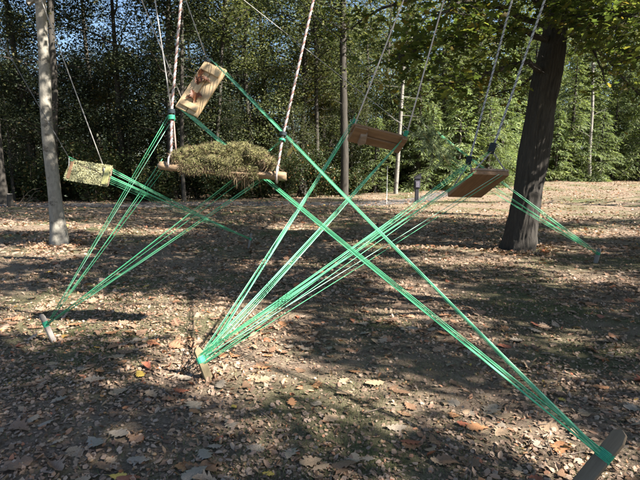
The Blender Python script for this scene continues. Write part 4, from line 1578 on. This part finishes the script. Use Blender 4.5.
tie_limb(s3, tops['s3a'], .01, 'wire')
tie_limb(s3, tops['s3b'], .01, 'wire_dark')

# --- brown board swing seen from below (S4)
Y4 = 6.0
TL, TR_, BL = P(354, 123.5, Y4 - .09), P(408, 137, Y4 + .09), P(346, 139, Y4 + .09)
BR = TR_ + BL - TL
c4 = (TL + TR_ + BL + BR) / 4
ax4, ay4 = ((TR_ + BR) - (TL + BL)), ((TL + TR_) - (BL + BR))
L4, W4 = ax4.length / 2, ay4.length / 2
s4 = empty('swing', (c4.x, c4.y, c4.z - .2))
tag(s4, 'brown board swing showing its underside in front of the birch', 'swing', GS)
f4 = frame(c4, ax4, ay4)
plank(s4, f4, 0, W4 * .26, 0, L4, W4 * .47, .03, 'plank_brown', seed=9)
plank(s4, f4, .01, -W4 * .26, .001, L4 * .98, W4 * .47, .03, 'plank_brown', seed=10)
sg = 1 if f4[3].dot(CAM - c4) > 0 else -1
plank(s4, f4, -L4 * .36, 0, sg * .031, .16, W4 * .94, .03, 'plank_brown', 'cleat', 11)
plank(s4, f4, L4 * .44, 0, sg * .031, .07, W4 * .94, .03, 'plank_brown', 'cleat', 12)
plank(s4, f4, 0, -.01, sg * .024, L4 * .55, .022, .02, 'plank_brown', 'batten', 13)
mb = MB()   # loose wedge of split wood under the left cleat
mb.V = [(-.07, .05, 0), (.02, .06, 0), (.05, -.05, 0), (-.05, -.10, 0), (-.06, .03, .06), (.0, .05, .05), (.03, -.05, .07), (-.04, -.10, .08)]
mb.V = [(x, y, z * sg) for x, y, z in mb.V]
mb.F = [(0, 3, 2, 1), (4, 5, 6, 7), (0, 1, 5, 4), (1, 2, 6, 5), (2, 3, 7, 6), (3, 0, 4, 7)]
c, ax, ay, az = f4
local_part('wedge', mb, M['plank_grey'], s4, (c - ax * L4 * .24 + az * sg * .02, ax, ay, az))
thin_rope('cord', P(355, 124, Y4 - .08), tops['s4a'], .0085, 'rope_white', s4)
thin_rope('cord', P(406, 137, Y4 + .08), tops['s4b'], .0085, 'rope_white', s4)
tie_limb(s4, tops['s4a'], .011, 'rope_white')
tie_limb(s4, tops['s4b'], .011, 'rope_white')
MB().add(coil(P(406, 134, Y4 + .08), tops['s4b'] - c4, .02, .02, EX, 5, .007, .07)).build('cord_knot', M['cord_knot'], s4, True)
MB().add(coil(P(355, 122, Y4 - .05), tops['s4a'] - c4, .02, .02, EX, 4, .007, .06)).build('cord_knot', M['cord_knot'], s4, True)

# --- board swing on grey ropes near the oak (S5)
Y5 = 5.5
TL, TR_, BL = P(475, 170.5, Y5 - .10), P(507, 175, Y5 + .08), P(449, 194, Y5 + .38)
BR = TR_ + BL - TL
c5 = (TL + TR_ + BL + BR) / 4
ax5, ay5 = ((TL + TR_) - (BL + BR)), ((TR_ + BR) - (TL + BL))
L5, W5 = ax5.length / 2, ay5.length / 2
s5 = empty('swing', (c5.x, c5.y, c5.z - .2))
tag(s5, 'broad board swing on grey twisted ropes hanging close to the leaning oak', 'swing', GS)
f5 = frame(c5, ax5, ay5)
plank(s5, f5, 0, 0, 0, L5, W5, .045, 'plank_brown', seed=14)
sg = 1 if f5[3].dot(CAM - c5) > 0 else -1
plank(s5, f5, L5 * .47, 0, -sg * .036, .05, W5 * 1.02, .028, 'plank_grey', 'cleat', 15)
plank(s5, f5, -L5 * .44, 0, -sg * .036, .06, W5 * .98, .028, 'plank_brown', 'cleat', 16)
c, ax, ay, az = f5
kn5 = P(492, 151, Y5 - .08)
e5 = [c + ax * L5 * .47 + ay * W5 * s_ * .46 - az * sg * .02 for s_ in (-1, 1)]
kf5 = P(469, 162, Y5 + .2)
g5 = [c - ax * L5 * .45 + ay * W5 * s_ * .46 - az * sg * .02 for s_ in (-1, 1)]
M['rope_dark_grey'] = plain_mat('rope_dark_grey', (.14, .14, .145), .75, .25, 120)  # darker grey strand of the twisted rope
GR = ('rope_grey', 'rope_grey', 'rope_dark_grey')
twisted_rope('rope', [kn5, tops['s5a']], .0125, GR, s5)
twisted_rope('rope', [kf5, tops['s5b']], .0115, GR, s5)
for e in e5:
    twisted_rope('rope_leg', [kn5, e], .009, GR, s5)
for e in g5:
    twisted_rope('rope_leg', [kf5, e], .0085, GR, s5)
MB().add(coil(kn5 + Vector((0, 0, .03)), tops['s5a'] - kn5, .028, .028, EX, 5, .011, .10)).build('rope_knot', M['rope_dark'], s5, True)
MB().add(coil(kf5 + Vector((0, 0, .02)), tops['s5b'] - kf5, .026, .026, EX, 4, .010, .08)).build('rope_knot', M['rope_dark'], s5, True)
tie_limb(s5, tops['s5a'], .016, 'rope_grey')
tie_limb(s5, tops['s5b'], .016, 'rope_grey')

# --- swing dressed with feathery sprigs in front of the hemlocks (S6)
Y6 = 7.05
E1, E2 = P(421, 130, Y6), P(449, 163, Y6 + .15)
c6 = (E1 + E2) / 2
s6 = empty('sprig_swing', (c6.x, c6.y, c6.z - .3))
tag(s6, 'plank swing hidden under feathery grey green sprigs before the hemlocks', 'swing', GS)
f6 = frame(c6, E2 - E1, Vector((.3, 1, .1)))
L6 = (E2 - E1).length
plank(s6, f6, 0, -.045, 0, L6, .085, .025, 'lichen_base', seed=17)
plank(s6, f6, 0, .045, 0, L6 * .98, .085, .025, 'lichen_base', seed=18)
for k in range(48):
    st0 = np.array([rr.uniform(-.45, .42) * L6, rr.normal(0, .06), rr.uniform(.0, .03)])
    dr = np.array([rr.normal(-.35, .6), rr.normal(-.5, .6), rr.normal(.15, .5)])
    dr /= np.linalg.norm(dr)
    Lf = rr.uniform(.16, .34)
    ts = np.linspace(0, 1, 16)
    stem = st0 + dr * Lf * ts[:, None] + np.array([0, 0, -.12]) * Lf * (ts ** 2)[:, None]
    mb = MB()
    mb.add(tube([Vector(q) for q in stem[::3]], [.004, .0035, .003, .0025, .002, .0015], 4))
    sd_ = np.cross(dr, np.array([0, 0, 1.0]))
    pv, pd = [], []
    for u_, q in zip(ts[2:], stem[2:]):
        for sgn in (-1, 1):
            for _ in range(2):
                pv.append(q)
                pd.append(sd_ * sgn * (1.1 - .6 * u_) + dr * .8 + rr.normal(0, .25, 3))
    v, f = blades(np.array(pv), np.array(pd), .06, .0045, rr, .15)
    mb.add((v, f))
    local_part('sprig', mb, M['sprig'], s6, f6)
thin_rope('cord', P(423, 141, Y6), tops['s6a'], .0045, 'wire', s6)
thin_rope('cord', P(437, 137, Y6 + .1), tops['s6b'], .004, 'wire_dark', s6)
tie_limb(s6, tops['s6a'], .008, 'wire')
tie_limb(s6, tops['s6b'], .008, 'wire_dark')

# ------------------------------------------------------------------ stakes
def stake(label, base, top, normal, w, th, mat, tip=.35):
    """flat pointed stake driven into the ground; returns its axis frame"""
    az = (top - base).normalized()
    n_ = Vector(normal)
    n_ = (n_ - az * n_.dot(az)).normalized()
    ax = n_.cross(az).normalized() * -1
    L = (top - base).length
    root = empty('stake', base)
    tag(root, label, 'stake', 'stakes holding the green cords')
    h = w / 2
    prof = [(-h, -.16), (h, -.16), (h, L * .55), (h * .82, L * .60), (h * .82, L * .66), (h, L * .70), (h, L - w * .75), (h * .62, L - w * .18), (-h * .25, L), (-h, L - w * tip),
            (-h, L * .70), (-h * .82, L * .66), (-h * .82, L * .60), (-h, L * .55)]
    mb = MB()
    k = len(prof)
    b_ = th * .14
    for y, ins in ((-th / 2, .94), (-th / 2 + b_, 1), (th / 2 - b_, 1), (th / 2, .94)):
        for x, z in prof:
            mb.V.append((x * ins, y, z))
    for q in range(3):
        for i in range(k):
            j = (i + 1) % k
            mb.F.append((q * k + i, q * k + j, q * k + k + j, q * k + k + i))
    mb.F.append(tuple(range(k - 1, -1, -1)))
    mb.F.append(tuple(3 * k + i for i in range(k)))
    local_part('shaft', mb, M[mat], root, (base, ax, az.cross(ax), az))
    tie = base + az * L * .63
    MB().add(coil(tie, az, h * .85 + .006, th / 2 + .006, ax, 7, .004, .05)).build('cord_winding', M['cord_knot'], root)
    return tie, ax, az, n_


bE = G(571, 496)
tE = stake('large brown pointed stake with pale edge leaning away from two green bundles', bE, P(624, 431, bE.y + .02), (-.85, -.5, .25), .075, .028, 'stake_dark')
bB = G(209, 380)
tB = stake('sunlit tan stake with the widest fan of green cords', bB, P(196.5, 347, bB.y + .02), (.72, -.65, 0), .065, .026, 'stake_wood')
bA = G(54, 342)
tA = stake('narrow grey stake tied to cords of the mossy log swing', bA, P(41, 314, bA.y + .02), (.93, -.28, 0), .05, .02, 'stake_grey')
bC = G(248.5, 249)
tC = stake('small grey stake tied to cords of the lichen crusted swing', bC, P(251.5, 233, bC.y), (-.9, -.4, 0), .06, .03, 'stake_grey')
bD = G(595.5, 263)
tD = stake('small pale stake at the end of cords passing the leaning oak', bD, P(599.5, 248, bD.y), (-.8, -.6, 0), .07, .03, 'stake_grey')


# ------------------------------------------------------------------ green cords
def cords(label, stake_tie, starts, rad=.0026, seed=0, tie_len=.018):
    """bundle of taut cords from a swing down to one stake; each cord is a strand"""
    tie, ax, az, nrm = stake_tie
    rr_ = random.Random(seed)
    root = empty('cord_bundle', tie)
    tag(root, label, 'cord', 'green cord bundles')
    for (p, spread_, n_) in starts:
        for k in range(n_):
            u = (k + .5) / n_ - .5
            a = (Vector(p) + Vector(spread_) * u) + Vector([rr_.uniform(-.006, .006) for _ in range(3)])
            b_ = tie + az * rr_.uniform(-tie_len, tie_len) + nrm * .012 + ax * rr_.uniform(-.024, .024)
            sag = (rr_.uniform(.0, .012) if rr_.random() < .8 else rr_.uniform(.015, .03)) * (a - b_).length * .35
            pth = [a.lerp(b_, t) + Vector((0, 0, -sag * math.sin(math.pi * t))) for t in (0, .2, .4, .6, .8, 1)]
            MB().add(tube(pth, rad * rr_.uniform(.85, 1.15), 5)).build('strand', M['cord'], root, True)
    return root


def sp_(a, b_):
    return ((a + b_) / 2, b_ - a)


def st(p0, p1, Y, n_, Yb=None):
    a, b_ = P(*p0, Y), P(*p1, Yb if Yb is not None else Y)
    return ((a + b_) / 2, b_ - a, n_)


cords('green cords from the top edge of the tilted tan swing', tE, [st((209, 58), (228, 73), Y1, 8)], .0023, 1)
cords('green cords from the lower edge of the tilted tan swing', tE, [st((178, 108), (195, 117), Y1 - .15, 7)], .0023, 2)
cords('green cords from the bare left end of the mossy log', tA, [st((171, 108), (172, 122), Y2 + .02, 3), st((162, 158), (168, 166), Y2, 3)], .0022, 3)
cords('green cords running under the mossy log from its right end', tA, [st((281, 140), (280, 143), Y2 + .06, 2), st((277, 166), (273, 174), Y2 + .1, 4), st((236, 176), (250, 178), Y2 + .1, 2)], .0022, 4)
cords('green cords along the top edge of the lichen crusted swing', tC, [st((68, 156), (70, 160), Y3 + .0, 4), st((112, 168), (113, 174), Y3 - .1, 6)], .0028, 5)
cords('green cords from the lower corner of the lichen crusted swing', tC, [st((112, 176), (109, 184), Y3 - .14, 5)], .0024, 6)
cords('green cords from the left end of the brown board swing', tB, [st((357, 112), (352, 125), Y4, 4), st((352, 126), (344, 141), Y4, 6)], .0023, 7, .04)
cords('green cords from the right end of the brown board swing', tB, [st((408, 133), (392, 152), Y4 + .15, 9)], .0023, 8, .04)
cords('green cords from the broad swing on grey ropes', tB, [st((492, 148), (490, 152), Y5 - .08, 2), st((477, 170), (472, 176), Y5 - .06, 4), st((498, 173), (504, 176), Y5 - .10, 2), st((469, 160), (466, 168), Y5 + .2, 5)], .0025, 9, .05)
cords('green cords from the sprig covered swing past the leaning oak', tD, [st((437, 131), (441, 137), Y6 + .1, 5), st((448, 152), (446, 160), Y6 + .13, 3), st((449, 163), (448, 167), Y6 + .15, 2)], .0028, 10)

# ------------------------------------------------------------------ small things
r = np.random.default_rng(91)
# yellow leaf caught on the cords
for (a, b_, y_, s_) in ((293, 147, 4.15, .11), (290, 152, 4.18, .09)):
    o = bpy.data.objects.new('oak_leaf', leaf_meshes['yellow', 1])
    col.objects.link(o)
    o.scale = (s_, s_, s_)
    o.rotation_euler = (1.2, .4, r.uniform(0, 6))
    o.location = P(a, b_, y_)
    tag(o, 'yellow leaf caught among green cords beside the mossy log', 'leaf', 'yellow leaves caught on the cords')

# dark post with slanted hood and pale plate by the path
q = G(416.5, 202)
t = empty('marker_post', q)
tag(t, 'dark marker post with slanted hood and pale plate by the path', 'post')
u = q.y / FPX * .72
mb = MB()
mb.box(q + Vector((0, 0, .26)), EX, EY, EZ, 5 * u, 4 * u, .72, .02)
mb.build('post', M['post_black'], t)
hb = q + Vector((0, 0, .84))
mb = MB()
mb.box(hb, EX, EY, EZ, 8.5 * u, 5.5 * u, .46, .03)
mb.build('head', M['post_black'], t)
mb = MB()
mb.box(hb + Vector((.01, -2.75 * u - .012, -.02)), EX, EY, EZ, 5 * u, .02, .27, .006)
mb.build('plate', M['post_plate'], t)
mb = MB()
sx_, sy_ = 5.2 * u, 3.6 * u
hz0 = hb.z + .232
mb.V = [(hb.x - sx_, hb.y - sy_, hz0), (hb.x + sx_, hb.y - sy_, hz0), (hb.x + sx_, hb.y + sy_, hz0), (hb.x - sx_, hb.y + sy_, hz0),
        (hb.x - sx_ * .5, hb.y - sy_ * .8, hz0 + .10), (hb.x + sx_ * .95, hb.y - sy_ * .8, hz0 + .26), (hb.x + sx_ * .95, hb.y + sy_ * .8, hz0 + .26), (hb.x - sx_ * .5, hb.y + sy_ * .8, hz0 + .10)]
mb.F = [(0, 3, 2, 1), (4, 5, 6, 7), (0, 1, 5, 4), (1, 2, 6, 5), (2, 3, 7, 6), (3, 0, 4, 7)]
mb.build('hood', M['post_black'], t)

# thin pale rod by the path
q = G(386.5, 204)
ptop = P(387.5, 166, q.y)
t = empty('marker_rod', q)
tag(t, 'thin pale marker rod standing by the path beside the birch', 'rod')
MB().add(tube([q - EZ * .1, q.lerp(ptop, .5), ptop], [.016, .015, .012], 7)).build('rod', M['white_paint'], t)
MB().add(tube([ptop, ptop + EZ * .05], [.02, .014], 7)).build('cap', M['post_black'], t)
# short white marker at the edge of the wood
q = G(306, 197)
t = empty('white_marker', q)
tag(t, 'short white marker post at the wood edge behind the log', 'post')
zt = P(306, 181, q.y).z - q.z
MB().box(q + EZ * (zt / 2 - .05), EX, EY, EZ, .15, .12, zt + .1, .02).build('post', M['white_paint'], t)
MB().add(tube([q + EZ * zt, q + EZ * (zt + .07)], [.075, .01], 4)).build('cap', M['white_paint'], t)

# sawn stump and a bare brush by the left edge of the wood
q = G(11, 207)
t = empty('tree_stump', q)
tag(t, 'pale sawn stump at the wood edge beside the grey trunk', 'stump')
hs = P(11, 194, q.y).z - q.z
link('bark', mesh_np(*trunk_mesh([q - EZ * .1, q + EZ * hs * .5, q + EZ * hs], [.13, .115, .11], 14, 3, .06, .4, 4), True), M['bark_wood'], t)
MB().add(tube([q + EZ * (hs + .002), q + EZ * (hs + .012)], [.10, .095], 14)).build('cut_face', M['stake_cut'], t)
q = G(22, 207)
t = empty('bare_brush', q)
tag(t, 'heap of bare arching twigs next to the sawn stump', 'brush')
for k in range(9):
    a = r.uniform(-.9, .9)
    mb = MB()
    limb(mb, q + Vector((r.normal(0, .12), r.normal(0, .1), -.03)), q + Vector((a * .9, r.normal(0, .3), r.uniform(.25, .8))), .014, .004, r, .18, 6, .05, 5)
    mb.build('stem', M['twig'], t)

# ------------------------------------------------------------------ pieces that belong to a part go one level deeper
bpy.context.view_layer.update()


def under(child, part):
    mw = child.matrix_world.copy()
    child.parent = part
    child.matrix_parent_inverse = part.matrix_world.inverted()
    child.matrix_basis = mw


def kids(root, *stems):
    return [c for c in root.children if c.name.split('.')[0] in stems]


def nearest_part(child, parts):
    def mid(o):
        return o.matrix_world @ (sum((Vector(b) for b in o.bound_box), Vector()) / 8)
    def span(o):
        cs = [o.matrix_world @ Vector(b) for b in o.bound_box]
        return [min(c[k] for c in cs) for k in range(3)], [max(c[k] for c in cs) for k in range(3)]
    q = mid(child)
    best = None
    for p in parts:
        lo, hi = span(p)
        d = sum(max(lo[k] - q[k], 0, q[k] - hi[k]) ** 2 for k in range(3))
        if best is None or d < best[0]:
            best = (d, p)
    return best[1]


for root in [o for o in scene.objects if o.parent is None and o.get('category') in ('swing', 'stake', 'post')]:
    for stems, hosts in ((('cord_winding',), ('shaft',)), (('rope_tie', 'rope_whipping', 'rope_knot', 'cord_knot'), ('rope', 'cord')),
                         (('moss', 'dry_grass'), ('moss_cushion',)), (('plate', 'hood'), ('head',)), (('wedge',), ('cleat',)), (('rope_loop',), ('half_log',))):
        parts = kids(root, *hosts)
        if parts:
            for c in kids(root, *stems):
                under(c, nearest_part(c, parts))
